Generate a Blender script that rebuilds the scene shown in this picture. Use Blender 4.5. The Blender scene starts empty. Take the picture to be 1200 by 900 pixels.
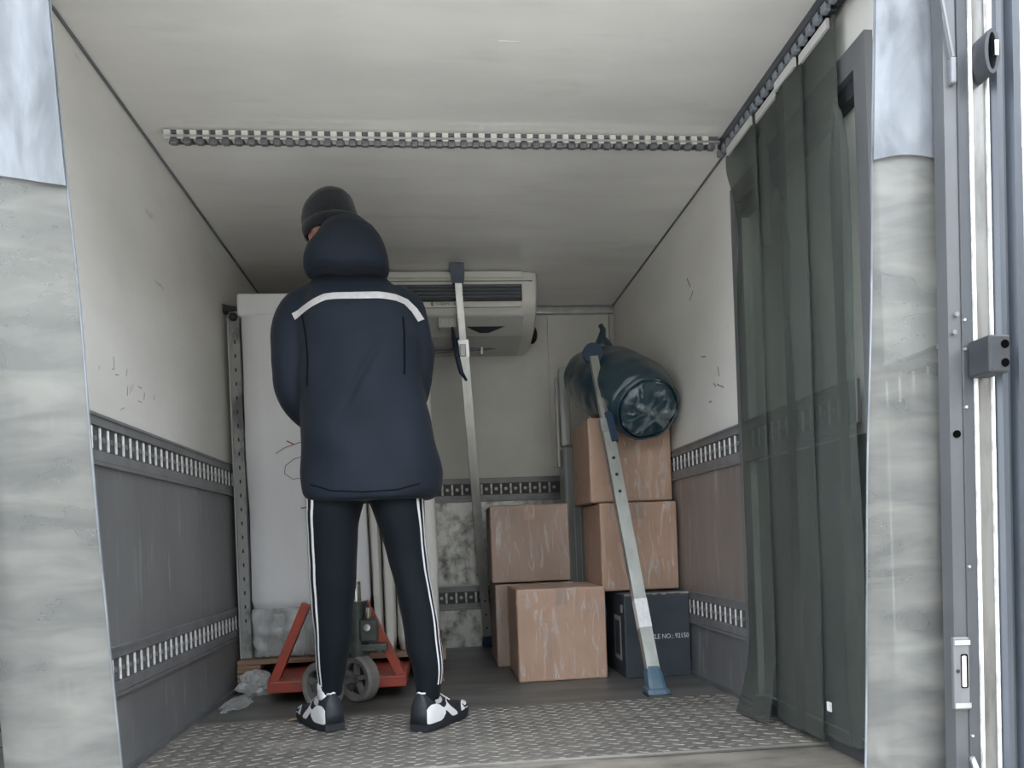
import bpy, bmesh, math, random
from mathutils import Vector, Matrix, noise
from mathutils.bvhtree import BVHTree
random.seed(7)
scene = bpy.context.scene
C = scene.collection
PI = math.pi
R = math.radians

# ------------------------------------------------------------------ camera
CAM_H = 0.622
cam = bpy.data.cameras.new('camera')
cam.sensor_fit = 'HORIZONTAL'; cam.sensor_width = 36.0; cam.lens = 27.0
cam.shift_x = 0.0; cam.shift_y = 187.07 / 1200.0
cam.clip_start = 0.05; cam.clip_end = 200
cam_o = bpy.data.objects.new('camera', cam); C.objects.link(cam_o)
cam_o.matrix_world = (Matrix.Translation((0, 0, CAM_H)) @ Matrix.Rotation(-R(5.5036), 4, 'Z')
                      @ Matrix.Rotation(R(90 - 0.265), 4, 'X') @ Matrix.Rotation(-R(2.2), 4, 'Z'))
scene.camera = cam_o

# ------------------------------------------------------------------ overcast daylight
world = bpy.data.worlds.new('overcast_sky'); scene.world = world; world.use_nodes = True
bg = world.node_tree.nodes['Background']
bg.inputs['Color'].default_value = (0.84, 0.91, 1.0, 1); bg.inputs['Strength'].default_value = 1.0
scene.view_settings.view_transform = 'Standard'
scene.view_settings.look = 'None'
scene.view_settings.gamma = 1.0
scene.view_settings.use_curve_mapping = False
scene.view_settings.exposure = 2.85
scene.cycles.max_bounces = 14; scene.cycles.diffuse_bounces = 8; scene.cycles.transparent_max_bounces = 24

# ------------------------------------------------------------------ materials
def mat(name, col=(.5, .5, .5), rough=.5, metal=0., spec=.5, var=None, vscale=4., vstretch=(1, 1, 1), vlo=.35, vhi=.65,
        bump=0., bscale=40., bstretch=(1, 1, 1), coat=0., alpha=1., detail=6., rvar=0., var2=None, v2scale=20., v2stretch=(1, 1, 1),
        v2lo=.6, v2hi=.75, coord='Object', sheen=0., dist=0.):
    m = bpy.data.materials.new(name); m.use_nodes = True
    nt = m.node_tree; N = nt.nodes; Lk = nt.links
    b = N['Principled BSDF']
    b.inputs['Base Color'].default_value = (*col, 1); b.inputs['Roughness'].default_value = rough
    b.inputs['Metallic'].default_value = metal; b.inputs['Specular IOR Level'].default_value = spec
    b.inputs['Coat Weight'].default_value = coat; b.inputs['Coat Roughness'].default_value = .15
    b.inputs['Sheen Weight'].default_value = sheen
    tc = N.new('ShaderNodeTexCoord')
    def nz(scale, stretch, det=detail):
        mp = N.new('ShaderNodeMapping'); mp.inputs['Scale'].default_value = stretch
        Lk.new(tc.outputs[coord], mp.inputs['Vector'])
        n = N.new('ShaderNodeTexNoise'); n.inputs['Scale'].default_value = scale; n.inputs['Detail'].default_value = det
        n.inputs['Roughness'].default_value = .6; n.inputs['Distortion'].default_value = dist
        Lk.new(mp.outputs[0], n.inputs['Vector']); return n.outputs['Fac']
    def ramp(sock, lo, hi):
        r = N.new('ShaderNodeMapRange'); r.inputs['From Min'].default_value = lo; r.inputs['From Max'].default_value = hi
        Lk.new(sock, r.inputs['Value']); return r.outputs['Result']
    cs = None
    if var is not None:
        f = ramp(nz(vscale, vstretch), vlo, vhi)
        mx = N.new('ShaderNodeMix'); mx.data_type = 'RGBA'
        mx.inputs['A'].default_value = (*col, 1); mx.inputs['B'].default_value = (*var, 1)
        Lk.new(f, mx.inputs['Factor']); cs = mx.outputs['Result']
        if rvar:
            rr = N.new('ShaderNodeMapRange'); rr.inputs['To Min'].default_value = rough; rr.inputs['To Max'].default_value = rough + rvar
            Lk.new(f, rr.inputs['Value']); Lk.new(rr.outputs['Result'], b.inputs['Roughness'])
    if var2 is not None:
        f = ramp(nz(v2scale, v2stretch), v2lo, v2hi)
        mx = N.new('ShaderNodeMix'); mx.data_type = 'RGBA'
        if cs is not None: Lk.new(cs, mx.inputs['A'])
        else: mx.inputs['A'].default_value = (*col, 1)
        mx.inputs['B'].default_value = (*var2, 1)
        Lk.new(f, mx.inputs['Factor']); cs = mx.outputs['Result']
    if cs is not None: Lk.new(cs, b.inputs['Base Color'])
    if bump:
        bp = N.new('ShaderNodeBump'); bp.inputs['Strength'].default_value = bump; bp.inputs['Distance'].default_value = .01
        Lk.new(nz(bscale, bstretch), bp.inputs['Height']); Lk.new(bp.outputs[0], b.inputs['Normal'])
        if coat: Lk.new(bp.outputs[0], b.inputs['Coat Normal'])
    b.inputs['Alpha'].default_value = alpha
    return m

def film_mat(name, col, lo, hi, scale, stretch, rough=.25, bump=.3, tint=(.95, .97, .96), detail=4., transl=0., bscale=None, col2=None, c2scale=10., c2stretch=(1, 1, 1), flo=.38, fhi=.68, dist=0.):
    """semi transparent plastic: transparent mixed with a hazy glossy surface, haze varied by noise"""
    m = bpy.data.materials.new(name); m.use_nodes = True
    nt = m.node_tree; N = nt.nodes; Lk = nt.links
    b = N['Principled BSDF']; out = N['Material Output']
    b.inputs['Base Color'].default_value = (*col, 1); b.inputs['Roughness'].default_value = rough
    t = N.new('ShaderNodeBsdfTransparent'); t.inputs['Color'].default_value = (*tint, 1)
    tc = N.new('ShaderNodeTexCoord'); mp = N.new('ShaderNodeMapping'); mp.inputs['Scale'].default_value = stretch
    Lk.new(tc.outputs['Object'], mp.inputs['Vector'])
    n = N.new('ShaderNodeTexNoise'); n.inputs['Scale'].default_value = scale; n.inputs['Detail'].default_value = detail
    n.inputs['Distortion'].default_value = dist
    Lk.new(mp.outputs[0], n.inputs['Vector'])
    cmix = None
    if col2 is not None:
        mp2 = N.new('ShaderNodeMapping'); mp2.inputs['Scale'].default_value = c2stretch; Lk.new(tc.outputs['Object'], mp2.inputs['Vector'])
        n3 = N.new('ShaderNodeTexNoise'); n3.inputs['Scale'].default_value = c2scale; n3.inputs['Detail'].default_value = 8; n3.inputs['Distortion'].default_value = .5
        Lk.new(mp2.outputs[0], n3.inputs['Vector'])
        r3 = N.new('ShaderNodeMapRange'); r3.inputs['From Min'].default_value = .38; r3.inputs['From Max'].default_value = .66; Lk.new(n3.outputs['Fac'], r3.inputs['Value'])
        cm = N.new('ShaderNodeMix'); cm.data_type = 'RGBA'; cm.inputs['A'].default_value = (*col, 1); cm.inputs['B'].default_value = (*col2, 1)
        Lk.new(r3.outputs['Result'], cm.inputs['Factor']); cmix = cm.outputs['Result']; Lk.new(cmix, b.inputs['Base Color'])
    r = N.new('ShaderNodeMapRange'); r.inputs['From Min'].default_value = flo; r.inputs['From Max'].default_value = fhi
    r.inputs['To Min'].default_value = lo; r.inputs['To Max'].default_value = hi
    Lk.new(n.outputs['Fac'], r.inputs['Value'])
    if bump:
        n2 = n
        if bscale:
            n2 = N.new('ShaderNodeTexNoise'); n2.inputs['Scale'].default_value = bscale; n2.inputs['Detail'].default_value = 3
            Lk.new(mp.outputs[0], n2.inputs['Vector'])
        bp = N.new('ShaderNodeBump'); bp.inputs['Strength'].default_value = bump; bp.inputs['Distance'].default_value = .01
        Lk.new(n2.outputs['Fac'], bp.inputs['Height']); Lk.new(bp.outputs[0], b.inputs['Normal'])
    front = b.outputs[0]
    if transl:
        tr = N.new('ShaderNodeBsdfTranslucent'); tr.inputs['Color'].default_value = (*col, 1)
        if cmix is not None: Lk.new(cmix, tr.inputs['Color'])
        m2 = N.new('ShaderNodeMixShader'); m2.inputs[0].default_value = transl
        Lk.new(b.outputs[0], m2.inputs[1]); Lk.new(tr.outputs[0], m2.inputs[2]); front = m2.outputs[0]
    mx = N.new('ShaderNodeMixShader')
    Lk.new(r.outputs['Result'], mx.inputs[0]); Lk.new(t.outputs[0], mx.inputs[1]); Lk.new(front, mx.inputs[2])
    Lk.new(mx.outputs[0], out.inputs['Surface'])
    return m

M = {}
M['grp'] = mat('white_fibreglass_lining', (.79, .775, .74), .32, var=(.69, .675, .645), vscale=2.2, vstretch=(1, .6, 1), bump=.12, bscale=2.2,
               bstretch=(1.5, .8, 1.5), var2=(.30, .29, .27), v2scale=7, v2stretch=(1, .5, 2.2), v2lo=.66, v2hi=.84)
M['ceil'] = mat('white_ceiling_lining', (.80, .785, .75), .16, var=(.70, .685, .655), vscale=2.0, vstretch=(.5, 1.8, 1), bump=.22, bscale=2.4,
                bstretch=(.5, 2.2, 1), var2=(.60, .59, .56), v2scale=3.5, v2stretch=(.4, 1.6, 1), v2lo=.58, v2hi=.8)
M['clad'] = mat('dark_metal_cladding', (.16, .16, .17), .36, .35, var=(.25, .25, .255), vscale=4, vstretch=(.8, .8, .22), bump=.10, bscale=14, bstretch=(1, 1, .2), var2=(.42, .42, .42), v2scale=14, v2stretch=(1.6, 1.6, .18), v2lo=.60, v2hi=.80, rvar=.15)
M['cladr'] = mat('brown_grey_metal_cladding', (.22, .195, .185), .36, .3, var=(.31, .28, .265), vscale=4, vstretch=(.8, .8, .22), bump=.08, bscale=14, bstretch=(1, 1, .2), var2=(.46, .44, .43), v2scale=14, v2stretch=(1.6, 1.6, .14), v2lo=.60, v2hi=.80)
M['scratched'] = mat('scratched_aluminium', (.55, .55, .53), .38, .5, var=(.10, .10, .10), vscale=9, vstretch=(1.2, 1, 1), vlo=.44, vhi=.66,
                     bump=.15, bscale=30, detail=8)
M['rail'] = mat('dark_grey_rail', (.20, .205, .215), .42, .4, var=(.27, .27, .28), vscale=12)
M['railin'] = mat('rail_recess', (.075, .078, .083), .55, .2, var=(.11, .113, .12), vscale=20)
M['bright'] = mat('bare_bright_aluminium', (.85, .85, .83), .35, .2, var=(.45, .45, .44), vscale=30)  # on the rail bars this brightness stands for light on slot edges
M['alu'] = mat('brushed_aluminium', (.60, .60, .61), .32, .75, var=(.42, .42, .43), vscale=9, vstretch=(1, 1, .3), bump=.08, bscale=25)
M['alud'] = mat('weathered_frame_metal', (.15, .155, .165), .42, .5, var=(.21, .215, .225), vscale=6, vstretch=(1, 1, .2), bump=.1, bscale=18)
M['post'] = mat('dark_frame_post', (.042, .045, .05), .5, .2, var=(.06, .064, .07), vscale=6, vstretch=(1, 1, .2), bump=.1, bscale=18)
M['flange'] = mat('pale_frame_flange', (.115, .118, .125), .45, .3, var=(.085, .088, .094), vscale=5, vstretch=(1, 1, .4), bump=.1, bscale=18)
M['plate'] = mat('polished_frame_plate', (.19, .185, .175), .32, .4, var=(.07, .067, .062), vscale=9, vstretch=(1.5, 1.5, .3), vlo=.42, vhi=.66, bump=.12, bscale=12)
M['blue_rubber'] = mat('blue_black_rubber', (.028, .034, .043), .36, var=(.06, .07, .085), vscale=8, vstretch=(2, 1, .12), bump=.15, bscale=10)
M['rubber'] = mat('black_rubber', (.018, .02, .024), .55, var=(.028, .031, .036), vscale=14, bump=.1)
M['floor'] = mat('dark_worn_floor', (.085, .082, .078), .48, .2, var=(.16, .155, .145), vscale=5, vstretch=(.35, 1.6, 1), bump=.12, bscale=14,
                 bstretch=(.4, 2, 1), var2=(.30, .29, .27), v2scale=9, v2stretch=(.4, 1.5, 1), v2lo=.62, v2hi=.8)
M['tread'] = mat('worn_tread_plate', (.165, .152, .135), .55, .15, var=(.115, .107, .096), vscale=4, vstretch=(.7, 1.3, 1), bump=.15, bscale=24,
                 var2=(.24, .222, .195), v2scale=5, v2stretch=(.5, 1.5, 1), v2lo=.5, v2hi=.72)
M['treadbar'] = mat('polished_tread_bar', (.195, .181, .16), .5, .2, var=(.125, .116, .103), vscale=4)
M['sill'] = mat('muddy_sill', (.25, .225, .19), .5, .1, var=(.13, .117, .10), vscale=4.5, vstretch=(.8, 1.8, 1), vlo=.42, vhi=.62, bump=.1)
M['strip'] = film_mat('grey_green_pvc_strip', (.095, .105, .10), .42, .60, 3.0, (1, 1.6, .5), rough=.42, bump=.04, tint=(.76, .80, .77), transl=.25, bscale=5, col2=(.14, .15, .135), c2scale=5, c2stretch=(1, 2.2, .35))
M['strip_near'] = film_mat('hazy_pvc_strip', (.175, .175, .17), .52, .74, 3.2, (1.3, 1, .9), rough=.3, bump=.10, tint=(.84, .87, .86), transl=.25, detail=7, bscale=4, col2=(.275, .27, .25), c2scale=7, c2stretch=(.7, 1, 2.6))
M['flap'] = film_mat('sky_pale_pvc_flap', (.15, .163, .18), .75, .92, 3.2, (1.3, 1, .9), rough=.3, bump=.12, tint=(.84, .87, .9), transl=.25, detail=7, bscale=5, col2=(.34, .36, .39), c2scale=7, c2stretch=(1.6, 1, .6))  # bluish sky reflection put into the colour of the upper flap
M['film'] = film_mat('stretch_film', (.84, .82, .81), .0, .60, 13, (2.6, 2.6, .55), rough=.2, bump=.35, detail=5, flo=.53, fhi=.82, dist=1.1)  # pale streaks are film haze with glints painted in
M['filmw'] = film_mat('milky_stretch_film', (.70, .70, .71), .25, .6, 6, (2.2, 2.2, .5), rough=.22, bump=.5, detail=6)
M['card'] = mat('brown_cardboard', (.50, .315, .235), .55, var=(.42, .26, .195), vscale=6, vstretch=(1, 1, .4), bump=.03)
M['carddull'] = mat('dull_wrapped_cardboard', (.40, .275, .225), .5, var=(.33, .225, .185), vscale=6, vstretch=(1, 1, .4))
M['blackcard'] = mat('blue_black_carton', (.035, .045, .058), .5, var=(.05, .058, .07), vscale=8)
M['thresh'] = M['post']
M['wear'] = mat('rubbed_cardboard_edge', (.33, .30, .28), .7, var=(.16, .16, .16), vscale=40)
M['white'] = mat('white_print', (.72, .72, .72), .6, var=(.6, .6, .6), vscale=60)
M['panel'] = mat('wrapped_white_panel', (.92, .92, .94), .3, var=(.86, .86, .88), vscale=2.5, vstretch=(1.4, 1.4, .35), bump=.12, bscale=3.5,
                 bstretch=(2, 2, .5), coat=.25)
M['panelw'] = mat('warm_white_panel', (.78, .765, .73), .45, var=(.70, .685, .65), vscale=3, vstretch=(2, 2, .3), bump=.1, bscale=4)
M['dirtpanel'] = mat('grimy_channel', (.34, .345, .335), .5, .2, var=(.14, .14, .14), vscale=11, vstretch=(1, 1, .6), vlo=.45, vhi=.6)
M['wood'] = mat('pallet_wood', (.30, .195, .13), .7, var=(.20, .125, .085), vscale=7, vstretch=(.3, 3, 3), bump=.2, bscale=20)
M['red'] = mat('worn_red_paint', (.40, .065, .038), .45, var=(.28, .05, .035), vscale=7, var2=(.14, .075, .055), v2scale=16, v2lo=.58, v2hi=.7, bump=.1)
M['tyre'] = mat('grey_wheel_rubber', (.17, .165, .155), .6, var=(.24, .23, .215), vscale=9, bump=.1)
M['hub'] = mat('dark_wheel_hub', (.10, .10, .10), .5, .4, var=(.2, .2, .2), vscale=12)
M['pump'] = mat('dark_green_casting', (.045, .06, .055), .4, .4, var=(.10, .11, .10), vscale=12)
M['chrome'] = mat('chrome', (.8, .8, .8), .15, 1.0, var=(.6, .6, .6), vscale=10)
M['ac'] = mat('off_white_unit_plastic', (.80, .785, .73), .42, var=(.72, .71, .66), vscale=3)
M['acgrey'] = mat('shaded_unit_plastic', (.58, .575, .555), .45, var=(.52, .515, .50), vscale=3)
M['acdark'] = mat('black_grille_plastic', (.022, .026, .034), .4, var=(.04, .045, .05), vscale=20)
M['slat'] = mat('grey_blue_grille_slat', (.20, .22, .25), .35, var=(.15, .165, .19), vscale=20)
M['navyplastic'] = mat('blue_plastic', (.016, .04, .085), .4, var=(.012, .03, .065), vscale=10)
M['bluefoot'] = mat('faded_blue_foot', (.045, .10, .15), .55, var=(.09, .14, .18), vscale=14, bump=.15)
M['barmetal'] = mat('galvanised_bar', (.44, .45, .42), .38, .55, var=(.30, .31, .285), vscale=6, vstretch=(2, 2, .4), bump=.08)
M['barlight'] = mat('pale_aluminium_bar', (.58, .585, .55), .34, .5, var=(.40, .405, .38), vscale=8, vstretch=(2, 2, .4))
M['bag'] = mat('dark_teal_plastic_wrap', (.012, .037, .056), .28, var=(.02, .05, .07), vscale=5, bump=.5, bscale=6, bstretch=(1, 1, 1), coat=.5, dist=.6)
M['bagfilm'] = film_mat('crinkled_clear_film', (.62, .68, .70), .0, .55, 9, (1, 1, 1), rough=.18, bump=.6, detail=7, flo=.50, fhi=.78, dist=2.4)  # pale noise streaks paint white glints into the film
M['navy'] = mat('navy_jacket_cloth', (.0105, .0165, .028), .75, spec=.25, var=(.0075, .012, .0205), vscale=3, bump=.45, bscale=6, bstretch=(1, 1, .6), sheen=.04)
M['navyd'] = mat('dark_navy_yoke_cloth', (.004, .006, .010), .9, spec=.1, var=(.003, .005, .008), vscale=5, bump=.1, bscale=8, sheen=0.)
M['black'] = mat('black_tracksuit_cloth', (.0045, .0072, .0115), .8, spec=.2, var=(.0035, .006, .0095), vscale=6, bump=.15, bscale=8, bstretch=(1, 1, .5), sheen=.03)
M['reflect'] = mat('silver_reflective_tape', (.66, .64, .65), .4, .2, var=(.56, .54, .56), vscale=60)
M['stripe'] = mat('white_stripe_cloth', (.85, .86, .88), .7, var=(.75, .76, .78), vscale=30)
M['cap'] = mat('dark_knit_cap', (.012, .0145, .020), .9, spec=.15, var=(.007, .0085, .012), vscale=60, vstretch=(1, 1, .3), bump=.25, bscale=90, sheen=.2)
M['skin'] = mat('skin', (.52, .27, .20), .5, var=(.47, .23, .17), vscale=8)
M['eye'] = mat('eye', (.6, .6, .58), .2, var=(.55, .55, .53), vscale=4)
M['shoeb'] = mat('black_shoe_mesh', (.014, .016, .022), .6, var=(.02, .022, .028), vscale=80, bump=.1, bscale=120)
M['shoew'] = mat('white_shoe_leather', (.80, .80, .81), .4, var=(.72, .72, .73), vscale=20)
M['shoeg'] = mat('pale_grey_shoe_patch', (.45, .45, .44), .5, var=(.35, .35, .34), vscale=40)
M['sock'] = mat('white_sock', (.80, .80, .82), .8, var=(.68, .68, .70), vscale=50, bump=.2, bscale=90)
M['grid'] = mat('concrete_ground', (.48, .45, .41), .9, var=(.38, .36, .33), vscale=6, bump=.2)
M['stone'] = mat('rough_stone', (.36, .34, .28), .9, var=(.22, .21, .18), vscale=6, bump=.6, bscale=7)
M['scuff'] = mat('grey_scuff', (.34, .33, .31), .6, var=(.24, .235, .22), vscale=40)
M['hole'] = mat('hole_shade_black', (.002, .002, .002), .9, spec=0., var=(.003, .003, .003), vscale=20)  # black colour stands in for the shade inside holes
M['dark'] = mat('black_gap', (.012, .013, .015), .7, var=(.02, .02, .02), vscale=20)
M['shell'] = mat('grey_body_shell', (.5, .5, .5), .5, var=(.45, .45, .45), vscale=3)
M['strap'] = mat('dark_blue_strap', (.03, .04, .065), .7, var=(.02, .03, .05), vscale=30)
M['pink'] = mat('pink_marker', (.55, .12, .22), .6, var=(.5, .1, .2), vscale=40)
M['ink'] = mat('brown_marker', (.22, .10, .09), .6, var=(.18, .08, .07), vscale=40)
M['foam'] = mat('pale_film_wrapped_foam', (.42, .43, .42), .35, var=(.34, .35, .345), vscale=7, vstretch=(2, 2, .4), coat=.4, bump=.3, bscale=8)
M['greywrap'] = mat('grey_wrapped_carton', (.15, .16, .158), .3, var=(.20, .21, .207), vscale=5, vstretch=(3, 3, .3), coat=.4, bump=.3, bscale=8)

# ------------------------------------------------------------------ mesh helpers
class MB:
    def __init__(s): s.v = []; s.f = []
    def add(s, vs, fs):
        o = len(s.v); s.v += [tuple(v) for v in vs]; s.f += [tuple(i + o for i in f) for f in fs]; return s
    def box(s, x0, x1, y0, y1, z0, z1):
        v = [(x, y, z) for z in (z0, z1) for y in (y0, y1) for x in (x0, x1)]
        return s.add(v, [(0, 2, 3, 1), (4, 5, 7, 6), (0, 1, 5, 4), (2, 6, 7, 3), (0, 4, 6, 2), (1, 3, 7, 5)])
    def bbox(s, x0, x1, y0, y1, z0, z1, bev, seg=2):
        bm = bmesh.new()
        bmesh.ops.create_cube(bm, size=1)
        for v in bm.verts: v.co = Vector(((x0 + x1) / 2 + v.co.x * (x1 - x0), (y0 + y1) / 2 + v.co.y * (y1 - y0), (z0 + z1) / 2 + v.co.z * (z1 - z0)))
        bmesh.ops.bevel(bm, geom=list(bm.edges), offset=bev, segments=seg, affect='EDGES', profile=.5)
        s.frombm(bm); bm.free(); return s
    def frombm(s, bm):
        bm.verts.index_update()
        return s.add([v.co for v in bm.verts], [[v.index for v in f.verts] for f in bm.faces])
    def rings(s, rings, caps=True, closed=True):
        n = len(rings[0]); vs = [p for r in rings for p in r]; fs = []
        for i in range(len(rings) - 1):
            for j in range(n if closed else n - 1):
                k = (j + 1) % n
                fs.append((i * n + j, i * n + k, (i + 1) * n + k, (i + 1) * n + j))
        if caps and closed:
            fs.append(tuple(reversed(range(n)))); fs.append(tuple((len(rings) - 1) * n + j for j in range(n)))
        return s.add(vs, fs)
    def tube(s, path, rad, n=10, caps=True):
        pts = [Vector(p) for p in path]; rs = rad if isinstance(rad, (list, tuple)) else [rad] * len(pts)
        rr = []; up = None
        for i, p in enumerate(pts):
            t = (pts[min(i + 1, len(pts) - 1)] - pts[max(i - 1, 0)]).normalized()
            if up is None: up = t.orthogonal().normalized()
            up = (up - t * up.dot(t)).normalized(); w = t.cross(up)
            rr.append([p + (up * math.cos(2 * PI * j / n) + w * math.sin(2 * PI * j / n)) * rs[i] for j in range(n)])
        return s.rings(rr, caps)
    def bar(s, a, b, w, h, up=(0, 0, 1)):
        """rectangular bar a->b; w across, h along up"""
        a = Vector(a); b = Vector(b); t = (b - a).normalized(); u = Vector(up); u = (u - t * u.dot(t)).normalized(); x = t.cross(u)
        return s.rings([[p + x * i * w / 2 + u * j * h / 2 for i, j in ((-1, -1), (1, -1), (1, 1), (-1, 1))] for p in (a, b)])
    def prism(s, poly, axis, lo, hi):
        """poly in the two other axes (order xyz), extruded on axis"""
        def P(p, t):
            if axis == 'x': return (t, p[0], p[1])
            if axis == 'y': return (p[0], t, p[1])
            return (p[0], p[1], t)
        return s.rings([[P(p, lo) for p in poly], [P(p, hi) for p in poly]])
    def ell(s, c, r, nu=16, nv=10):
        rr = []
        for i in range(nv + 1):
            a = -PI / 2 + PI * (i / nv) * .998 + .001
            rr.append([(c[0] + r[0] * math.cos(a) * math.cos(2 * PI * j / nu), c[1] + r[1] * math.cos(a) * math.sin(2 * PI * j / nu), c[2] + r[2] * math.sin(a)) for j in range(nu)])
        return s.rings(rr)
    def grid(s, fn, nu, nv):
        """open sheet of fn(u,v) in 0..1"""
        vs = [fn(i / nu, j / nv) for j in range(nv + 1) for i in range(nu + 1)]
        fs = [(j * (nu + 1) + i, j * (nu + 1) + i + 1, (j + 1) * (nu + 1) + i + 1, (j + 1) * (nu + 1) + i) for j in range(nv) for i in range(nu)]
        return s.add(vs, fs)
    def mesh(s, name, m, smooth=False):
        me = bpy.data.meshes.new(name); me.from_pydata(s.v, [], s.f); me.materials.append(m)
        bm = bmesh.new(); bm.from_mesh(me); bmesh.ops.recalc_face_normals(bm, faces=bm.faces); bm.to_mesh(me); bm.free()
        if smooth:
            for p in me.polygons: p.use_smooth = True
            if smooth == 'auto': me.set_sharp_from_angle(angle=R(38))
        return me
    def build(s, name, m, parent=None, smooth=False):
        return link(name, s.mesh(name, m, smooth), parent)

def link(name, me, parent=None):
    o = bpy.data.objects.new(name, me); C.objects.link(o)
    if parent is not None: o.parent = parent
    return o
def tag(o, label, cat, group=None, kind=None):
    o['label'] = label; o['category'] = cat
    if group: o['group'] = group
    if kind: o['kind'] = kind
    return o
def thing(name, label, cat, group=None):
    o = bpy.data.objects.new(name, None); C.objects.link(o); o.empty_display_size = .05
    return tag(o, label, cat, group)
def struct(o, label, cat): return tag(o, label, cat, kind='structure')
def set_origin(root, loc):
    """move an empty to its base while its (world coordinate) children stay put"""
    root.location = loc
    for ch in root.children: ch.location = ch.location - Vector(loc)
def solid(sheet_fn, nu, nv, th, normal):
    """thin closed slab from a sheet function"""
    mb = MB(); n = Vector(normal) * th
    a = [Vector(sheet_fn(i / nu, j / nv)) for j in range(nv + 1) for i in range(nu + 1)]
    k = len(a); W = nu + 1
    vs = a + [p + n for p in a]; fs = []
    for j in range(nv):
        for i in range(nu):
            q = (j * W + i, j * W + i + 1, (j + 1) * W + i + 1, (j + 1) * W + i)
            fs.append(q); fs.append(tuple(x + k for x in reversed(q)))
    edge = [i for i in range(W)] + [j * W + nu for j in range(1, nv + 1)] + [nv * W + i for i in range(nu - 1, -1, -1)] + [j * W for j in range(nv - 1, 0, -1)]
    for a_, b_ in zip(edge, edge[1:] + edge[:1]): fs.append((a_, a_ + k, b_ + k, b_))
    return mb.add(vs, fs)
def nz(p, s=1.0): return noise.noise(Vector(p) * s)
def remesh(mb, voxel, smooth=4):
    me = mb.mesh('tmp', M['skin']); o = link('tmp', me)
    r = o.modifiers.new('r', 'REMESH'); r.mode = 'VOXEL'; r.voxel_size = voxel
    sm = o.modifiers.new('s', 'SMOOTH'); sm.factor = .5; sm.iterations = smooth
    dg = bpy.context.evaluated_depsgraph_get(); dg.update()
    new = bpy.data.meshes.new_from_object(o.evaluated_get(dg))
    bpy.data.objects.remove(o); bpy.data.meshes.remove(me)
    for p in new.polygons: p.use_smooth = True
    return new
def text_mesh(body, size, m, ext=.0006):
    cu = bpy.data.curves.new('txt', 'FONT'); cu.body = body; cu.size = size; cu.extrude = ext; cu.resolution_u = 2
    o = bpy.data.objects.new('txt', cu); C.objects.link(o)
    dg = bpy.context.evaluated_depsgraph_get(); dg.update()
    me = bpy.data.meshes.new_from_object(o.evaluated_get(dg)); bpy.data.objects.remove(o); bpy.data.curves.remove(cu)
    me.materials.clear(); me.materials.append(m); return me

# ------------------------------------------------------------------ the truck box (floor z = 0)
XL, XR, YR, YB, H = -.913, 1.10, 1.50, 4.56, 2.004
ZU, ZL = 1.006, .369
T = .08
ground = MB().box(-12, 12, -14, 14, -1.3, -1.15).build('ground', M['grid']); struct(ground, 'pale concrete yard under the truck', 'ground')
ow = MB().box(4.6, 4.9, -2, 14, -1.15, 3.5).build('wall_outside', M['stone']); struct(ow, 'rough tan stone wall outside beyond the door frame', 'wall')

yw = MB().box(-14, 14, -9.3, -9.0, -1.15, 5.5).build('wall_yard_added', M['stone']); struct(yw, 'unseen stone building behind the camera, added to cut low daylight', 'wall')  # unseen wall added so daylight falls off inside the box
fl = MB().box(XL - T, XR + T, 2.84, YB + T, -.12, 0).build('floor', M['floor']); struct(fl, 'dark worn floor of the truck cargo box', 'floor')
MB().box(XL, XR, 2.11, 2.846, -.1, .006).build('tread_plate', M['tread'], fl)['label'] = 'worn aluminium tread plate at the loading end'
MB().box(XL - T, XR + T, YR, 2.115, -.12, -.002).build('sill_plate', M['sill'], fl)['label'] = 'muddy bare metal sill'
tb = MB(); yy = 2.135; row = 0
while yy < 2.83:
    xx = XL + .03 + (.03 if row % 2 else 0)
    while xx < XR - .03:
        a = R(25) if row % 2 else R(-25)
        lx, ly = .021, .0055
        ps = [(lx, 0), (0, ly), (-lx, 0), (0, -ly)]
        base = [(xx + p[0] * math.cos(a) - p[1] * math.sin(a), yy + p[0] * math.sin(a) + p[1] * math.cos(a), .005) for p in ps]
        top = [(xx + (b[0] - xx) * .7, yy + (b[1] - yy) * .7, .0085) for b in base]
        tb.add(base + top, [(4, 5, 6, 7), (0, 1, 5, 4), (1, 2, 6, 5), (2, 3, 7, 6), (3, 0, 4, 7)])
        xx += .06
    yy += .026; row += 1
t_ = tb.build('tread_pattern', M['treadbar'], fl); t_['kind'] = 'stuff'; t_['label'] = 'raised lozenge bars of the tread plate'
MB().tube([(XL + .01, 2.12, .004), (0.1, 2.118, .004), (XR, 2.105, .004)], .006, 6).build('edge_strip', M['tread'], fl)

ce = MB().box(XL - T, XR + T, YR, YB + T, H, H + T).build('ceiling', M['ceil']); struct(ce, 'glossy white fibreglass ceiling of the cargo box', 'ceiling')
MB().box(.22, .28, 2.12, 2.19, H - .001, H).build('patch_plate', M['ceil'], ce)
wl = MB().box(XL - T, XL, YR, YB + T, 0, H).build('wall_left', M['grp']); struct(wl, 'scuffed white lining of the left truck wall', 'wall')
wb = MB().box(XL, XR, YB, YB + T, 0, H).build('wall_back', M['grp']); struct(wb, 'front bulkhead wall behind the cooling unit', 'wall')
DY0, DY1, DZ1 = 1.83, 2.60, 1.765
wr = MB().box(XR, XR + T, DY1, YB + T, 0, H).box(XR, XR + T, YR, DY0, 0, H).box(XR, XR + T, DY0, DY1, DZ1, H)\
    .build('wall_right', M['grp']); struct(wr, 'right truck wall with the side door opening', 'wall')
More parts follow.
